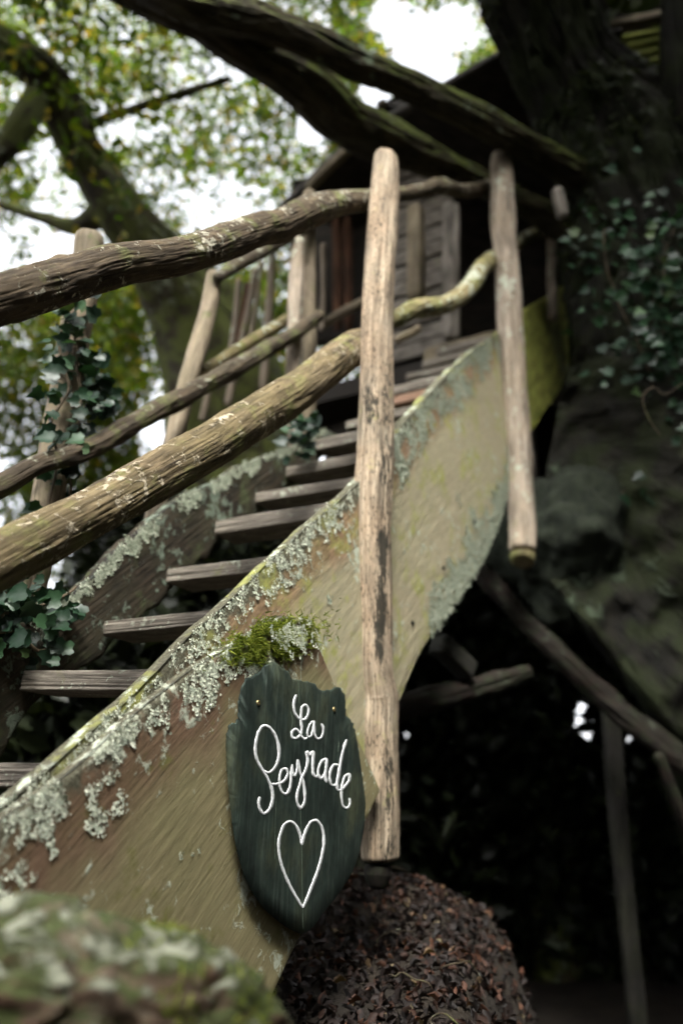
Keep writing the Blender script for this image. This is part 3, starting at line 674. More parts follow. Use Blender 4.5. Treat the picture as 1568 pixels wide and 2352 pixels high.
S_ = [
 ([(658,348),(642,395),(638,450),(652,505),(688,542),(725,545),(748,505),(748,452),(728,430),(708,440),(696,490),(694,560),(700,620),(688,668),(658,692),(630,690),(621,665),(630,635),(652,622),(676,640),(698,678),(722,697),(745,688)], 22),
 ([(794,556),(772,572),(752,612),(744,655),(752,682),(766,680),(784,640),(794,590),(796,552)], 17), ([(797,556),(797,620),(804,668),(824,696),(850,686),(866,648),(866,604),(850,576)], 18),
 ([(398,948),(440,962),(482,932),(510,880),(522,800),(510,720),(480,650),(440,604),(402,596),(368,632),(346,700),(336,780),(346,850),(372,908),(410,968),(442,1030),(464,1085),(472,1150),(460,1222),(430,1270),(400,1284),(377,1258),(364,1200),(372,1150)], 25),
 ([(462,1052),(500,1052),(540,1042),(574,1012),(590,962),(576,932),(552,934),(532,972),(526,1030),(532,1082),(552,1120),(576,1130),(600,1100),(614,1040),(618,965),(626,905)], 23),
 ([(624,895),(630,950),(642,990),(656,965),(666,910),(668,858)], 20), ([(668,858),(680,920),(692,975),(702,998)], 22),
 ([(738,815),(746,860),(740,910),(722,960),(702,1000),(684,1060),(664,1130),(666,1200),(690,1240),(714,1212),(724,1140),(716,1060),(702,1000)], 23),
 ([(730,815),(742,800),(760,825),(786,800),(788,860),(786,930),(794,980),(812,996),(830,975)], 24),
 ([(897,850),(862,868),(834,920),(830,980),(848,1010),(874,985),(892,920),(898,850)], 22), ([(897,850),(890,930),(886,995),(892,1040)], 22),
 ([(992,905),(955,900),(926,948),(920,1010),(938,1060),(964,1060),(984,1005),(1000,905),(1020,805),(1042,730),(1052,702)], 21),
 ([(1000,905),(986,980),(976,1060),(984,1098),(1012,1098)], 22),
 ([(1008,1100),(1044,1062),(1074,1012),(1070,975),(1046,984),(1022,1040),(1010,1110),(1014,1180),(1030,1230),(1052,1240),(1076,1208),(1074,1162)], 20)]
V, Fs, uv = join([stroke(p_, w_, .0010 + .00007 * i_) for i_, (p_, w_) in enumerate(S_)])
link('lettering', mesh_np('lettering', V, Fs, smooth=False), M_paint, sign)
hp = [[(700,1530),(695,1480),(676,1420),(650,1372),(610,1346),(570,1364),(537,1430),(521,1500),(522,1590),(540,1680),(580,1790),(640,1910),(708,2022)],
      [(700,1530),(714,1470),(740,1400),(775,1347),(810,1336),(845,1368),(868,1430),(873,1510),(856,1620),(825,1730),(780,1850),(745,1940),(708,2022)]]
V, Fs, uv = join([stroke(p_, 24, .0010 + .0001 * i_) for i_, p_ in enumerate(hp)])
link('heart', mesh_np('heart', V, Fs, smooth=False), M_paint, sign)
for ck in ([stroke([(692, 1250), (700, 1600), (704, 1900), (710, 2190)], 5, .0006), stroke([(498, 1180), (492, 1400), (490, 1640)], 3, .0005),
                  stroke([(672, 240), (680, 420)], 4, .0005), stroke([(612, 480), (628, 560), (604, 660)], 6, .0005), stroke([(990, 720), (984, 800)], 5, .0005)]):
    link('chalk_line', mesh_np('chalk_line', ck[0], ck[1]), M_chalk, sign)
for cx, cy in ((358, 415), (951, 467)):
    p = c1(cx, cy, CS); a_ = np.linspace(0, 2*np.pi, 24, endpoint=False); V = []
    for r_, h_ in ((.0062, -.001), (.006, .0018), (.0045, .0028), (.0012, .0028), (.001, .0012)):
        V += [p + UA * r_ * math.cos(t) + np.array([0, 0, 1]) * r_ * math.sin(t) + Nf * h_ for t in a_]
    V.append(p + Nf * .0012); V = np.array(V); jj = np.arange(24); jk = (jj + 1) % 24
    Fs = [np.concatenate([np.stack([r_*24+jj, r_*24+jk, (r_+1)*24+jk, (r_+1)*24+jj], -1) for r_ in range(4)]), np.stack([96+jj, 96+jk, np.full(24, 120)], -1)]
    link('screw', mesh_np('screw', V, Fs), M_metal, sign)

# ------------------------------------------------------------------ far railing
far = thing('stair_railing', onp(70, 1400, .74).round(4), 'far railing with a slim dark log rail and leaning posts', 'railing')
rows = [(207, 538, 58), (205, 560, 68), (200, 620, 68), (186, 700, 70), (170, 781, 70), (153, 898, 73), (129, 1015, 71), (113, 1132, 73), (72, 1340, 75), (40, 1480, 78), (0, 1650, 80)]
pts, rad = trace(rows, .76); part('post', tube(pts, rad, ns=60, nl=220, low=.06, groove=.001, seed=71, up=-SA), M_bal, far, 'tan post wrapped in ivy')
rows = [(492, 626, 32), (488, 660, 38), (470, 747, 44), (433, 873, 43), (399, 1011, 46), (368, 1130, 46), (350, 1210, 44), (335, 1270, 44)]
pts, rad = trace(rows, .76); part('post', tube(pts, rad, ns=40, nl=120, low=.07, seed=72, up=-SA), M_bal, far, 'tan post leaning to the right')
rows = [(682, 548, 30), (680, 640, 34), (677, 755, 34), (672, 870, 32), (674, 960, 34), (684, 1034, 38)]
pts, rad = trace(rows, .70); part('post', tube(pts, rad, ns=40, nl=120, low=.1, groove=.002, seed=73, up=-SA), M_post2, far, 'pale split post at the top of the rail')
rows = [(710, 440, 30), (708, 600, 34), (709, 800, 36), (706, 1010, 36)]
pts, rad = trace(rows, .76); part('post', tube(pts, rad, ns=40, nl=90, low=.07, seed=74, up=-SA), M_bal, far, 'tan post beside the pale split one')
rowsL = [(-160, 1185, 80), (-60, 1143, 76), (0, 1118, 66), (88, 1070, 54), (176, 1043, 56), (234, 1017, 55), (293, 982, 55), (351, 948, 50), (410, 916, 52), (456, 890, 50), (542, 846, 46), (624, 796, 43), (674, 768, 36), (735, 722, 28)]
pts, rad = trace(rowsL, .665, .88); part('rail', tube(pts, rad, ns=70, nl=400, low=.14, groove=.002, gk=3, gl=6, seed=75), M_railC, far, 'slim dark middle log rail')
pts, rad = trace([(455, 858, 24), (520, 818, 28), (590, 775, 30), (665, 730, 30)], .80, .9); part('rail', tube(pts, rad, ns=40, nl=90, low=.08, seed=76), M_branch, far, 'lighter rail behind the dark one')
pts, rad = trace([(495, 640, 26), (540, 612, 34), (600, 578, 36), (680, 530, 36), (740, 500, 34)], .72, .9); part('rail', tube(pts, rad, ns=40, nl=90, low=.08, seed=77), M_railC, far, 'short top rail running under the near rail')

# ------------------------------------------------------------------ treehouse
DK = 2.72 + CAMZ
wc = at(1044, 770, 5.0)                                   # corner of the clad wall
hut = thing('treehouse', (wc * [1, 1, 0]).round(4), 'small dark roofed treehouse with weathered board wall and stick balcony', 'treehouse')
WN = UA
def onw(px, py, off=0.): return onq(px, py, wc + WN * off, WN)
# clapboard wall (one mesh): boards lapped, running across
cl = []
zb, zt = wc[2] - .1, wc[2] + 1.55
nB = 13
for i in range(nB):
    z_ = zb + (zt - zb) * (i + .5) / nB
    a_ = wc.copy(); a_[2] = z_; b_ = a_ + SA * .46
    cl.append(box(a_ + WN * (.012 if i % 2 else 0), b_ + WN * (.012 if i % 2 else 0), .03, (zt - zb) / nB * .72, up=(WN[0] * -.3, WN[1] * -.3, 1), seed=i, n=(14, 10), rough=.06))
quadslab_late = (wc + WN * .05, wc + WN * .05 + SA * .5)
part('wall', join(cl), M_cabin, hut, 'weathered grey clapboard wall beside the door')
for px, wd, m_, y0, y1 in ((1032, .085, M_cabin, 470, 778), (1046, .05, M_cabin, 470, 778), (955, .10, M_bal, 474, 690)):
    o_ = -.05 if px != 955 else -.22
    part('corner_post' if px != 955 else 'porch_post', tube([onw(px, y1, o_), onw(px, (y0 + y1) / 2, o_), onw(px, y0, o_)], [wd / 2] * 3, ns=32, nl=30, low=.08, seed=px, sq=6, up=WN), m_, hut)
# side wall beyond the door and dark walls behind
def quadslab(P4, th, m_, name, parent, seed=0, label=None, n=(24, 24)):
    """thick slab through four 3D corners (a,b,c,d order)"""
    a_, b_, c_, d_ = [np.asarray(p, float) for p in P4]; nu, nv = n
    u = np.linspace(0, 1, nu)[:, None, None]; v = np.linspace(0, 1, nv)[None, :, None]
    G = (a_ * (1-u) + b_ * u) * (1-v) + (d_ * (1-u) + c_ * u) * v
    nn_ = np.cross(b_ - a_, d_ - a_); nn_ /= np.linalg.norm(nn_)
    G1 = G + nn_ * (.004 * fbm(G * 9, seed, 2))[..., None]; G2 = G1 + nn_ * th
    V = np.concatenate([G1.reshape(-1, 3), G2.reshape(-1, 3)]); m = nu * nv
    i = np.arange(nu-1)[:, None] * nv; j = np.arange(nv-1)[None]; f = np.stack([i+j, i+nv+j, i+nv+j+1, i+j+1], -1).reshape(-1, 4)
    k = np.arange(nu-1); s1 = np.stack([k*nv, k*nv+m, (k+1)*nv+m, (k+1)*nv], -1); s2 = s1 + nv - 1
    k = np.arange(nv-1); s3 = np.stack([k, k+1, k+1+m, k+m], -1); s4 = s3 + (nu-1)*nv
    uv = np.stack([np.broadcast_to(v[..., 0], (nu, nv)) * np.linalg.norm(d_ - a_), np.broadcast_to(u[..., 0], (nu, nv)) * np.linalg.norm(b_ - a_)], -1).reshape(-1, 2)
    return link(name, mesh_np(name, V, [np.concatenate([f, f[:, ::-1] + m, s1, s2, s3, s4])], np.concatenate([uv, uv]), False), m_, parent, label)
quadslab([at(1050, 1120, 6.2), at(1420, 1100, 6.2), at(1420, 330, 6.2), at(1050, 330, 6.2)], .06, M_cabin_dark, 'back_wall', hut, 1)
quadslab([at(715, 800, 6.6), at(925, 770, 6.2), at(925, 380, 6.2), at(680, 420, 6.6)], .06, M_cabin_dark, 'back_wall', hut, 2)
quadslab([at(775, 470, 6.1), at(880, 440, 6.0), at(890, 330, 6.0), at(790, 400, 6.1)], .04, M_red, 'gable', hut, 3, 'orange brown gable boards under the roof')
for px in (775, 800):
    part('wall_stud', tube([at(px, 760, 6.0), at(px, 600, 6.0), at(px - 2, 500, 6.0)], [.035] * 3, ns=12, nl=12, sq=5), M_red, hut)
# floor of the hut and its landing
def slab(name, poly, z, th, m_, parent, label=None):
    n_ = len(poly); V = np.array([(x, y, z) for x, y in poly] + [(x, y, z - th) for x, y in poly])
    me = bpy.data.meshes.new(name); me.from_pydata([tuple(v) for v in V], [], [tuple(range(n_)), tuple(range(2*n_-1, n_-1, -1))] + [(i, i + n_, (i+1) % n_ + n_, (i+1) % n_) for i in range(n_)])
    me.update(); return link(name, me, m_, parent, label)
A_ = step_pt(13.4, .16); B_ = step_pt(13.4, CL + .1)
def xy(p): return (float(p[0]), float(p[1]))
slab('floor', [xy(A_), xy(B_ + SA * 1.1), xy(B_ + SA * 1.1 + UA * 3.4), xy(A_ + UA * 3.4)], DK - .07, .12, M_cabin_dark, hut)
part('floor_edge', box(A_ * [1, 1, 0] + [0, 0, DK - .06] - UA * .02, B_ * [1, 1, 0] + [0, 0, DK - .06] - UA * .02 + SA * 0, .05, .10, n=(30, 12), rough=.08), M_bal, hut, 'pale front board of the landing')
part('floor_edge', tube([at(735, 750, 4.7), at(780, 722, 4.6), at(835, 692, 4.5)], [.028] * 3, ns=16, nl=20, low=.1), M_bal, hut)
part('floor_edge', tube([at(905, 782, 4.2), at(935, 770, 4.2), at(965, 752, 4.2)], [.022] * 3, ns=16, nl=20, low=.1), M_bal, hut)
# roof slabs seen from below
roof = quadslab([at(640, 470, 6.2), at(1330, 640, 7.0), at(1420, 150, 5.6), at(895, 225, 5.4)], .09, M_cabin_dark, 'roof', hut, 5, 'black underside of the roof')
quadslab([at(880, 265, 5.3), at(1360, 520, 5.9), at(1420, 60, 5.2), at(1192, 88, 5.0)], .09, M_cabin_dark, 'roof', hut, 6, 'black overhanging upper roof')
part('fascia', tube([at(705, 436, 5.4), at(750, 392, 5.3), at(802, 342, 5.2)], [.028] * 3, ns=24, nl=24, sq=6), M_bal, hut, 'pale board under the roof edge')
part('fascia', tube([at(868, 246, 4.5), at(886, 236, 4.5)], [.03] * 2, ns=12, nl=8), M_railC, hut)
# green slats high on the right
for i, (x0, y0, x1, y1, wd) in enumerate(((1355, 72, 1530, 36, .075), (1362, 100, 1530, 72, .05), (1385, 118, 1530, 92, .05), (1400, 138, 1530, 112, .045), (1415, 156, 1530, 134, .04), (1430, 174, 1530, 154, .03))):
    part('roof_slat', tube([at(x0, y0, 5.5), at((x0+x1)/2, (y0+y1)/2, 5.4), at(x1 + 60, y1 - 12, 5.3)], [wd * .5] * 3, ns=24, nl=20, sq=5, asp=(1, .9)), M_greenslat if i else M_bal, hut)
quadslab([at(1330, 300, 6.2), at(1600, 300, 6.0), at(1600, -40, 5.8), at(1330, -40, 6.0)], .05, M_cabin_dark, 'back_wall', hut, 8)
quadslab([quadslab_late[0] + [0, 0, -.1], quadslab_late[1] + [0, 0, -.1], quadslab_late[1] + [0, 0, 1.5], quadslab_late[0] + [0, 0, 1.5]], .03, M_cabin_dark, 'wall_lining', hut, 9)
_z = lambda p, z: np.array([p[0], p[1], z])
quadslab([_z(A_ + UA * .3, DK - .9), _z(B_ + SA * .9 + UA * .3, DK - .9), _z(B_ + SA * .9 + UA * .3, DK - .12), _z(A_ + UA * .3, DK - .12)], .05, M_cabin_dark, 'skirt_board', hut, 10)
# stick balcony
balc = part('balcony_rail', tube([at(520, 622, 5.0), at(600, 572, 4.9), at(720, 520, 4.8)], [.03] * 3, ns=20, nl=30, low=.1), M_railC, hut, 'dark hand rail of the balcony')
for i, (x0, y0, x1, y1, wd) in enumerate(((549, 640, 530, 810, 13), (569, 650, 545, 790, 13), (588, 616, 522, 932, 17), (625, 570, 604, 895, 18), (600, 600, 575, 780, 11), (482, 880, 464, 965, 15), (742, 560, 738, 760, 12))):
    d_ = 4.6
    o_ = part('baluster', tube([at(x0, y0, d_), at((x0+x1)/2 + 2, (y0+y1)/2, d_), at(x1, y1, d_)], [wd * .5 * d_ / F] * 3, ns=16, nl=40, low=.15, seed=200+i), M_post2 if i != 1 else M_red, hut)
part('light_panel', tube([at(1277, 432, 4.4), at(1284, 465, 4.4), at(1292, 500, 4.4)], [.03, .036, .03], ns=16, nl=16, low=.1, sq=4), M_cabin, hut, 'short grey board end beside the trunk')
# props under the hut
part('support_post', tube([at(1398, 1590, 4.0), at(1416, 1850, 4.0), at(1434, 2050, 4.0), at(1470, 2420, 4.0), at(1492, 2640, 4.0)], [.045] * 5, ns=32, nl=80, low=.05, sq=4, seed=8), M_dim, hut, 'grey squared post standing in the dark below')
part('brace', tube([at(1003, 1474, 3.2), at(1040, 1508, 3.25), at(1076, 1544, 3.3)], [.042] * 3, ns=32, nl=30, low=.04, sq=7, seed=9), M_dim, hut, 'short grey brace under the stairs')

# ------------------------------------------------------------------ trees
def crown(name, pos, size, m_, parent, rng_, tilt=.6, down=.3):
    n_ = len(pos); nn_ = rng_.normal(0, 1, (n_, 3)); nn_[:, 2] = np.abs(nn_[:, 2]) + down; nn_ /= np.linalg.norm(nn_, axis=1)[:, None]
    V, Fq = scatter(LEAF_V, LEAF_F, pos, nn_, size, rng_, tilt=tilt)
    return link(name, mesh_np(name, V, Fq), m_, parent)
rt = np.random.default_rng(11)
def leafcloud(n_, xr, yr, dr, thr, sc_, seed, holes=(), fillx=None):
    """points filling the part of a wood seen between the given directions, clumped in space"""
    m_ = n_ * 5; px = rt.uniform(*xr, m_); py = rt.uniform(*yr, m_); d = rt.uniform(dr[0] ** 3, dr[1] ** 3, m_) ** (1/3)
    P = ORG + (RT[None] * ((px - 784) / F)[:, None] + UP[None] * ((1176 - py) / F)[:, None] + FW[None]) * d[:, None]
    k = (fbm(P * sc_ * .5, seed + 70, 2) * .8 + fbm(P * sc_ * 3.2, seed, 3) * .75) > thr
    for hx, hy, hr in holes: k &= ((px - hx) ** 2 + (py - hy) ** 2) > (hr * rt.uniform(.62, 1.1, len(px))) ** 2
    return P[k][:n_]
big = thing('oak_tree', at(1450, 2300, 4.6) * [1, 1, 0], 'huge mossy tree on the right whose thick limbs sweep over the stairs', 'tree')
def raw(rows): 
    pts = [at(x, y, d) for x, y, d, w_ in rows]; return pts, [w_ * .5 * d / F for x, y, d, w_ in rows]
pts, rad = raw([(1130, -300, 4.45, 240), (1185, -120, 4.55, 235), (1240, 20, 4.65, 225), (1305, 170, 4.75, 235), (1420, 330, 4.85, 330), (1490, 520, 4.95, 420), (1520, 760, 5.05, 440), (1540, 1000, 5.15, 460), (1560, 1250, 5.15, 480), (1700, 1500, 5.15, 520), (1800, 1900, 5.25, 460), (1850, 2700, 5.45, 440)])
part('trunk', tube(pts, rad, ns=200, nl=600, low=.13, groove=.035, gk=3.4, gl=3.2, seed=81, endr=.1, fine=.008), M_trunk_r, big, 'leaning trunk covered with moss, shade put into its colour')
_tk = tube(pts, rad, ns=200, nl=600, low=.13, groove=.035, gk=3.4, gl=3.2, seed=81, endr=.1, fine=.008)[0][:120000]
_ax = resample(pts, rad, 600)[0]; _tn = _tk - np.repeat(_ax, 200, 0); _tn /= np.linalg.norm(_tn, axis=1)[:, None]
_i = np.nonzero((_tn @ FW < .15) & (fbm(_tk * 2.2, 61, 3) > .05))[0]; _i = np.random.default_rng(8).choice(_i, 7000)
V, Fq = scatter(tv, tf, _tk[_i], _tn[_i], np.random.default_rng(9).uniform(.03, .075, 7000), np.random.default_rng(10), tilt=.9)
link('moss', mesh_np('moss', V, Fq), M_leafdk, big, 'tufts of moss and small ferns on the trunk', 'stuff')
pts, rad = raw([(1570, -200, 4.45, 110), (1580, 100, 4.45, 120), (1590, 350, 4.55, 150), (1560, 560, 4.75, 240)])
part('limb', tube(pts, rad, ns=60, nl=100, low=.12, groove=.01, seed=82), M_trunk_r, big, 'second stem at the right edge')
pts, rad = raw([(120, -260, 3.5, 100), (330, -45, 3.55, 92), (430, 5, 3.6, 92), (520, 32, 3.7, 86), (605, 52, 3.75, 80), (718, 97, 3.85, 72), (804, 141, 3.95, 74), (898, 178, 4.05, 68), (1008, 230, 4.2, 70), (1103, 277, 4.3, 68), (1218, 341, 4.5, 62), (1330, 400, 4.7, 76), (1450, 440, 4.9, 110)])
part('limb', tube(pts, rad, ns=80, nl=320, low=.11, groove=.010, gk=2.5, gl=4, seed=83, fine=.003), M_trunk, big, 'upper limb crossing in front of the roof')
pts, rad = raw([(220, -70, 3.75, 80), (330, -10, 3.8, 82), (400, 22, 3.82, 86), (461, 48, 3.85, 90), (528, 88, 3.9, 98), (615, 138, 4.0, 104), (718, 207, 4.15, 116), (774, 262, 4.25, 118), (850, 306, 4.4, 108), (956, 356, 4.55, 82), (1040, 392, 4.7, 60), (1113, 425, 4.8, 50), (1220, 480, 4.9, 60), (1380, 560, 5.0, 110)])
part('limb', tube(pts, rad, ns=90, nl=320, low=.10, groove=.012, gk=2.5, gl=4, seed=84, fine=.003), M_trunk, big, 'lower thick limb with green moss on its top')
rt = np.random.default_rng(12)
Pc = np.concatenate([np.stack([rt.uniform(-6, 9, 26000), rt.uniform(-7, 9, 26000), rt.uniform(6.2, 9.5, 26000)], -1),
                     np.stack([rt.uniform(3.2, 7, 14000), rt.uniform(-6, 7, 14000), rt.uniform(.3, 8, 14000)], -1),
                     np.stack([rt.uniform(-3, 7, 9000), rt.uniform(-8, -5, 9000), rt.uniform(.3, 8, 9000)], -1)])  # leaves overhead, right and behind, added out of view to block skylight
_a = rt.uniform(math.pi * .92, math.pi * 2.1, 16000); _r = rt.uniform(4.2, 5.6, 16000)  # unseen hedge ring added around the camera to block low light
Pc = np.concatenate([Pc, np.stack([np.cos(_a) * _r, np.sin(_a) * _r, rt.uniform(.1, 3.4, 16000)], -1)])
px, py = project(Pc); inv = ((Pc - ORG) @ FW > .3) & (px > -250) & (px < 1700) & (py > -300)
inv &= ~((px > 1190) & (Pc[:, 2] > 5.5)) & ~((px > 900) & (py > 420) & (Pc[:, 2] > 5.5) & (Pc[:, 1] > 6.5))
_sd = np.array(_d); _q = Pc - np.array([-.1, 2.6, 2.1]); _t = _q @ _sd
shaft = (np.linalg.norm(_q - _t[:, None] * _sd, axis=1) < 1.7 + .25 * fbm(Pc * .9, 6, 2)) & (_t > 0)   # gap cut through the added leaves to let the sun reach the stairs
Pc = Pc[~inv & ~shaft & (fbm(Pc * .7, 4, 2) > -.75)]
crown('crown', Pc, rt.uniform(.25, .42, len(Pc)), M_leafdk, big, rt)  # one mesh: oak crown plus the unseen light-blocking leaves
# left tree
lt = thing('beech_tree', at(560, 1900, 7.0) * [1, 1, 0], 'mossy tree behind the far railing with a curved trunk at the left edge', 'tree')
pts, rad = raw([(-160, 0, 5.6, 84), (0, 108, 5.6, 84), (75, 150, 5.7, 84), (128, 205, 5.8, 86), (165, 310, 5.9, 92), (225, 410, 6.0, 104), (300, 530, 6.1, 130), (390, 650, 6.3, 190), (480, 800, 6.5, 250), (540, 1050, 6.7, 300), (620, 1400, 7.0, 380), (640, 2000, 7.2, 420)])
part('trunk', tube(pts, rad, ns=70, nl=240, low=.15, groove=.02, gk=2, gl=2, seed=91), M_trunk_l, lt)
pts, rad = raw([(90, 220, 5.7, 60), (60, 270, 5.6, 64), (20, 330, 5.5, 60), (-100, 420, 5.4, 60)])
part('limb', tube(pts, rad, ns=30, nl=60, low=.15, seed=92), M_trunk_l, lt)
pts, rad = raw([(180, 300, 5.9, 26), (260, 265, 5.8, 22), (340, 240, 5.7, 20), (440, 208, 5.6, 18), (530, 180, 5.5, 14)])
part('limb', tube(pts, rad, ns=20, nl=60, low=.2, seed=93), M_trunk_l, lt, 'thin dark branch against the sky')
pts, rad = raw([(240, 480, 6.0, 60), (180, 520, 6.2, 40), (100, 500, 6.3, 26), (0, 470, 6.4, 18)])
part('limb', tube(pts, rad, ns=20, nl=60, low=.2, seed=94), M_trunk_l, lt)
_gap = [(960, 105, 95), (900, 50, 60), (1040, 60, 70), (1000, 150, 60), (860, 215, 50), (720, 300, 50), (545, 480, 40)]
Pl = np.concatenate([leafcloud(40000, (-350, 1250), (-400, 900), (8.2, 8.9), .03, 1.1, 21, _gap), leafcloud(16000, (-350, 1250), (-400, 900), (10.4, 11.2), .22, .8, 23, _gap), leafcloud(800, (-200, 380), (-200, 640), (5.1, 5.5), .35, 1.3, 24)])
crown('crown', Pl, rt.uniform(.06, .11, len(Pl)), M_leaf, lt, rt)
# wood behind
specs = [('broadleaf_tree', (-400, 320), (640, 1500), (9.5, 10.3), 26000, -.02, 33, 'leafy tree left of the ivy clad post', -.6),
         ('broadleaf_tree', (200, 700), (620, 1500), (9.5, 10.3), 13000, .0, 37, 'leafy tree seen between the two tan posts', .0),
         ('broadleaf_tree', (760, 1250), (-300, 420), (9, 9.7), 6000, .12, 41, 'yellow green tree above the roof', .3)]
for nm, xr, yr, dr, n_, thr, sd, lab, _x in specs:
    P = leafcloud(n_, xr, yr, dr, thr, 1.1, sd, _gap if sd == 41 else [])
    cx = P[:, 0].mean(); cy = P[:, 1].max() - .5
    t_ = thing(nm, (cx, cy, 0), lab, 'tree', 'trees of the wood behind')
    crown('crown', P, rt.uniform(.06, .11, len(P)), M_leaf, t_, rt)
    if sd == 41: cx += 1.1
    part('trunk', tube([(cx, cy, -.2), (cx + .1, cy, 3), (cx, cy + .1, P[:, 2].max() - .5)], [.22, .17, .05], ns=24, nl=60, low=.1, groove=.01, seed=sd), M_trunk, t_)
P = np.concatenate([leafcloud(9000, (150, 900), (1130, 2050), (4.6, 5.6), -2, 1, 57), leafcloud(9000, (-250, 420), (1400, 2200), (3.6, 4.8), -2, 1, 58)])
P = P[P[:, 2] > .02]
us = thing('undergrowth', (-.8, 4.6, 0), 'undergrowth coloured black for shade, seen through the gaps between the treads', 'shrubs')
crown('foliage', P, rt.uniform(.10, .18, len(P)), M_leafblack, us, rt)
part('stem', join([tube([(x, y, -.1), (x + .1, y, .8), (x - .05, y + .1, 1.7)], [.04, .03, .02], ns=10, nl=20) for x, y in ((-1.4, 4.1), (-.5, 4.8), (.1, 5.0))]), M_trunk_r, us)
# dark thicket below right
holes = [(1335, 1625, 26), (1330, 1660, 20), (1368, 1655, 18), (1345, 1695, 24), (1420, 1680, 18), (1448, 1700, 20), (1435, 1730, 14), (928, 1680, 14), (945, 1690, 14)]
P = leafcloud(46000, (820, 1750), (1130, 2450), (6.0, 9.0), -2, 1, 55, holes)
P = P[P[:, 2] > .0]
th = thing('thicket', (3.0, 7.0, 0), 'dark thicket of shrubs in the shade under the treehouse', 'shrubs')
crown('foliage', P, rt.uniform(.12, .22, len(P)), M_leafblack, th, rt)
part('stem', join([tube([(x, 7.2, -.1), (x + .1, 7.3, 1.2), (x - .1, 7.4, 2.6)], [.05, .04, .02], ns=10, nl=20) for x in (1.2, 2.4, 3.4, 4.6)]), M_trunk_r, th)

# ------------------------------------------------------------------ rocks, logs, roots
def rock(name, p, s, seed, m_, label, cat='rock'):
    u, v = np.meshgrid(np.linspace(0, 2*np.pi, 97)[:-1], np.linspace(.02, np.pi - .02, 60)); D = np.stack([np.cos(u)*np.sin(v), np.sin(u)*np.sin(v), np.cos(v)], -1)
    r_ = 1 + .22 * fbm(D * 1.6, seed, 3) + .05 * fbm(D * 7, seed + 1, 3); V = (D * r_[..., None] * np.array(s)).reshape(-1, 3) + p
    i = np.arange(59)[:, None] * 96; j = np.arange(96)[None]; f = np.stack([i+j, i+96+j, i+96+(j+1) % 96, i+(j+1) % 96], -1).reshape(-1, 4)
    o_ = link(name, mesh_np(name, V, [f, np.array([range(95, -1, -1)])[:, ::-1], np.array([range(59*96, 60*96)])[:, ::-1]]), m_); tag(o_, label, cat); return o_
rock('boulder', at(1300, 1260, 4.4), (.40, .4, .42), 3, M_rock, 'grey green lichened boulder behind the second post')
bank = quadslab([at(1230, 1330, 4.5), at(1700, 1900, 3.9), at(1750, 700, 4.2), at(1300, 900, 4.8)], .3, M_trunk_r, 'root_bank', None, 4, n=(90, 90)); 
me = bank.data; co = np.empty(len(me.vertices) * 3, np.float32); me.vertices.foreach_get('co', co); co = co.reshape(-1, 3)
co += (FW * -1 * (.16 * fbm(co * 2.2, 4, 4))[:, None]).astype(np.float32); me.vertices.foreach_set('co', co.ravel()); me.polygons.foreach_set('use_smooth', np.ones(len(me.polygons), bool)); me.update()
bank.name = 'earth_bank'; tag(bank, 'steep mossy root bank on the right below the big trunk', 'bank')
pts, rad = raw([(1060, 1270, 4.0, 36), (1140, 1350, 3.9, 40), (1200, 1420, 3.9, 46), (1290, 1510, 3.85, 50), (1380, 1600, 3.8, 54), (1470, 1670, 3.7, 58), (1580, 1760, 3.6, 60), (1700, 1850, 3.6, 60)])
V, Fq, uv = tube(pts, rad, ns=40, nl=160, low=.2, groove=.006, seed=95)
o_ = link('tree_root', mesh_np('tree_root', V, Fq, uv), M_root); tag(o_, 'rusty brown root slanting down across the dark hollow', 'root')
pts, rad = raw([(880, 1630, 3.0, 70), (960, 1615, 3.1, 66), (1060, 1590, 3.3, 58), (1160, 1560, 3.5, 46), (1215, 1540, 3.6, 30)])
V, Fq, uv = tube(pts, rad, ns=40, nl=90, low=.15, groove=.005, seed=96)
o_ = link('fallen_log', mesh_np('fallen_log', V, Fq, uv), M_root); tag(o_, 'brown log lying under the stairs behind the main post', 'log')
pts, rad = raw([(1510, 1730, 3.2, 26), (1535, 1800, 3.2, 28), (1590, 1930, 3.2, 30), (1640, 2100, 3.2, 30)])
V, Fq, uv = tube(pts, rad, ns=24, nl=60, low=.12, seed=97)
o_ = link('branch', mesh_np('branch', V, Fq, uv), M_root); tag(o_, 'rust red stick at the right edge, leaning in the dark', 'branch')
# foreground stump
pts, rad = raw([(-260, 2460, .74, 520), (-60, 2420, .76, 500), (120, 2420, .78, 480), (300, 2440, .80, 440), (430, 2460, .83, 380), (520, 2480, .86, 300), (560, 2500, .88, 240)])
V, Fq, uv = tube(pts, rad, ns=220, nl=420, low=.26, groove=.013, gk=5, gl=22, seed=98, endr=.5, fine=.002)
fg = thing('rotten_log', pts[3].round(4), 'crumbling mossy log end, blurred at the lower left corner', 'log')
part('wood', (V, Fq, uv), M_stump, fg)
rm = np.random.default_rng(3); idx = rm.integers(0, 220 * 420, 9000); Pm = V[idx]; k = (fbm(Pm * 16, 8, 2) > .25); Pm = Pm[k]
cv = np.array(pts).mean(0); Nm = Pm - np.array([np.interp(Pm[:, 0], [p[0] for p in pts], [p[i] for p in pts]) for i in range(3)]).T; Nm /= np.linalg.norm(Nm, axis=1)[:, None]
V2, F2 = scatter(tv, tf, Pm, Nm, rm.uniform(.006, .014, len(Pm)), rm, tilt=.5)
link('moss', mesh_np('moss', V2, F2), M_moss, fg, None, 'stuff')

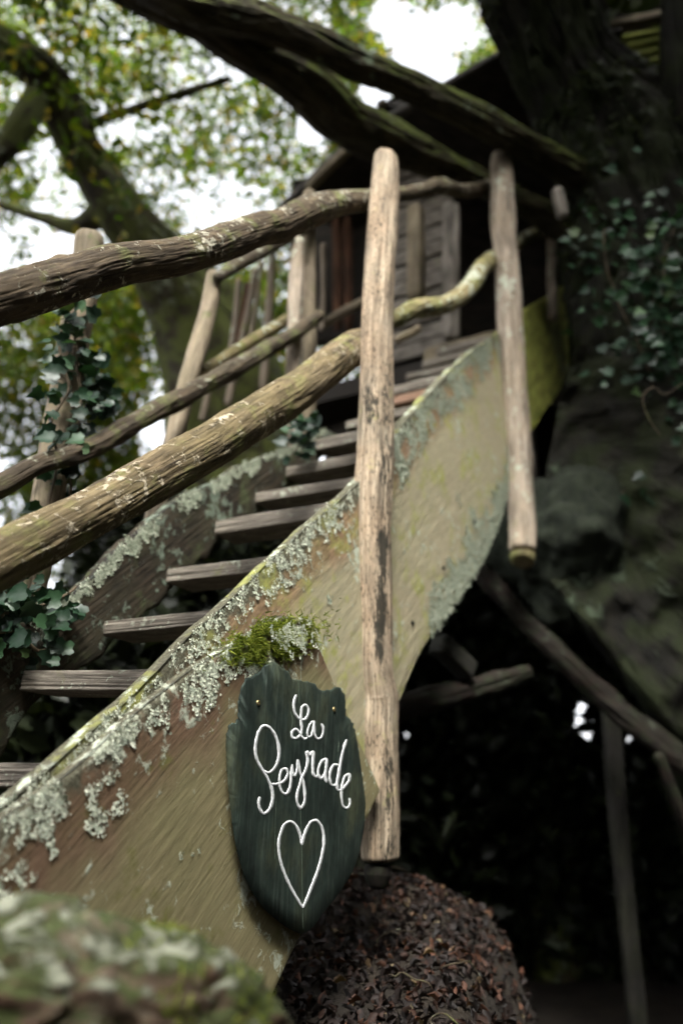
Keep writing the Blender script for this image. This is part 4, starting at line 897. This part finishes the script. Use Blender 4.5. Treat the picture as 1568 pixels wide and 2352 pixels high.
# ------------------------------------------------------------------ ivy
def ivy(name, paths, nleaf, size, spread, label, seed, cat='ivy', stem_r=.004):
    r_ = np.random.default_rng(seed); t_ = thing(name, np.array(paths[0][0]).round(4), label, cat)
    st_ = []; P = []; Nn = []
    for p_ in paths:
        D, _, q = resample(p_, np.zeros(len(p_)), 60); D = D + .012 * np.stack([fbm(np.stack([q * 9, q * 0 + k_, q * 0], -1), seed, 2) for k_ in range(3)], -1)
        st_.append(tube(D[::4], [stem_r] * len(D[::4]), ns=8, nl=60, seed=seed)); P.append(D)
    P = np.concatenate(P); i = r_.integers(0, len(P), nleaf); L = P[i] + r_.normal(0, spread, (nleaf, 3)) - FW * abs(r_.normal(0, spread, (nleaf, 1)))
    nn_ = -FW[None] * .8 + r_.normal(0, .35, (nleaf, 3)) + np.array([0, 0, .35])
    V, Fq = scatter(IVY_V, IVY_F, L, nn_, size * r_.uniform(.6, 1.25, nleaf), r_, twist=np.tile(np.array([1., 0, 0]), (nleaf, 1)), tilt=.25)
    link('leaves', mesh_np('leaves', V, Fq, smooth=False), M_ivy, t_); part('stem', join(st_), M_stem, t_)
def op(l, c): return [onp(x, y, c) for x, y in l]
ivy('ivy', [op([(60, 1440), (105, 1200), (130, 1040), (118, 1000), (150, 880), (135, 780), (175, 700), (190, 690)], .69), op([(150, 1150), (172, 1000), (185, 900), (172, 780), (196, 720)], .70), op([(220, 960), (230, 900), (200, 830)], .72)],
    180, .050, .03, 'dark green ivy climbing the tan post on the left', 3)
ivy('ivy', [op([(-20, 1430), (60, 1400), (130, 1370), (190, 1340)], .60), op([(-30, 1480), (50, 1450), (90, 1490), (150, 1420), (200, 1390)], .60), op([(20, 1340), (10, 1440)], .62)],
    120, .048, .03, 'ivy trailing over the foot of the far plank at the left edge', 4)
ivy('ivy', [[at(1380, 520, 4.15), at(1400, 620, 4.15), at(1430, 720, 4.15), at(1470, 800, 4.15), at(1510, 900, 4.15)], [at(1560, 480, 4.15), at(1530, 600, 4.15), at(1520, 720, 4.15), at(1540, 850, 4.15)], [at(1490, 660, 4.15), at(1540, 760, 4.15), at(1500, 840, 4.15)]],
    420, .062, .13, 'ivy sheet hanging over the big trunk at the right edge', 5)
ivy('ivy', [[at(1430, 1130, 4.15), at(1470, 1150, 4.15), at(1500, 1210, 4.15), at(1530, 1260, 4.15), at(1560, 1330, 4.15)]], 36, .085, .045, 'short trail of ivy leaves below the forked twig', 6)
ivy('ivy', [[at(680, 1040, 3.0), at(700, 1000, 3.0), at(720, 980, 3.0)]], 40, .05, .035, 'small ivy tuft at the foot of the pale split post', 7)
tw = tube([at(1568, 880, 3.2), at(1520, 905, 3.2), at(1500, 890, 3.2), at(1478, 905, 3.2), at(1488, 960, 3.2), at(1515, 1000, 3.2)], [.0025] * 6, ns=10, nl=60)
o_ = link('twig', mesh_np('twig', *tw[:2], tw[2]), M_railC); tag(o_, 'bare forked twig in front of the ivy on the right', 'twig')
V, Fs, uv = join([tube(ground_twig(*t_), [.0022] * 6 + [.001], ns=6, nl=14) for t_ in tws])
o_ = link('dry_twigs', mesh_np('dry_twigs', V, Fs, uv), M_railC, kind='stuff'); o_['label'] = 'thin dry twigs strewn over the leaf mound'
# plants
def fern(p, label, seed, n_=26, h_=.34):
    r_ = np.random.default_rng(seed); P = []; 
    for i in range(n_):
        a_ = r_.uniform(0, 6.28); L_ = h_ * r_.uniform(.6, 1.1); q = np.linspace(0, 1, 12)[:, None]
        d_ = np.array([math.cos(a_), math.sin(a_), 0]); c_ = p + d_ * L_ * .7 * q + np.array([0, 0, 1]) * (L_ * (q * 1.3 - q * q * .8))
        sd_ = np.cross(d_, [0, 0, 1]) * .012 * (1 - q * .9); V = np.concatenate([c_ - sd_, c_ + sd_]); k = np.arange(11)
        P.append((V, np.stack([k, k + 12, k + 13, k + 1], -1), None))
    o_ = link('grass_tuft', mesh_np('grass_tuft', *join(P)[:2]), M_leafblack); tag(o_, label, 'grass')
fern(at(1010, 1960, 3.9), 'tuft of long dark blades behind the leaf mound', 1)
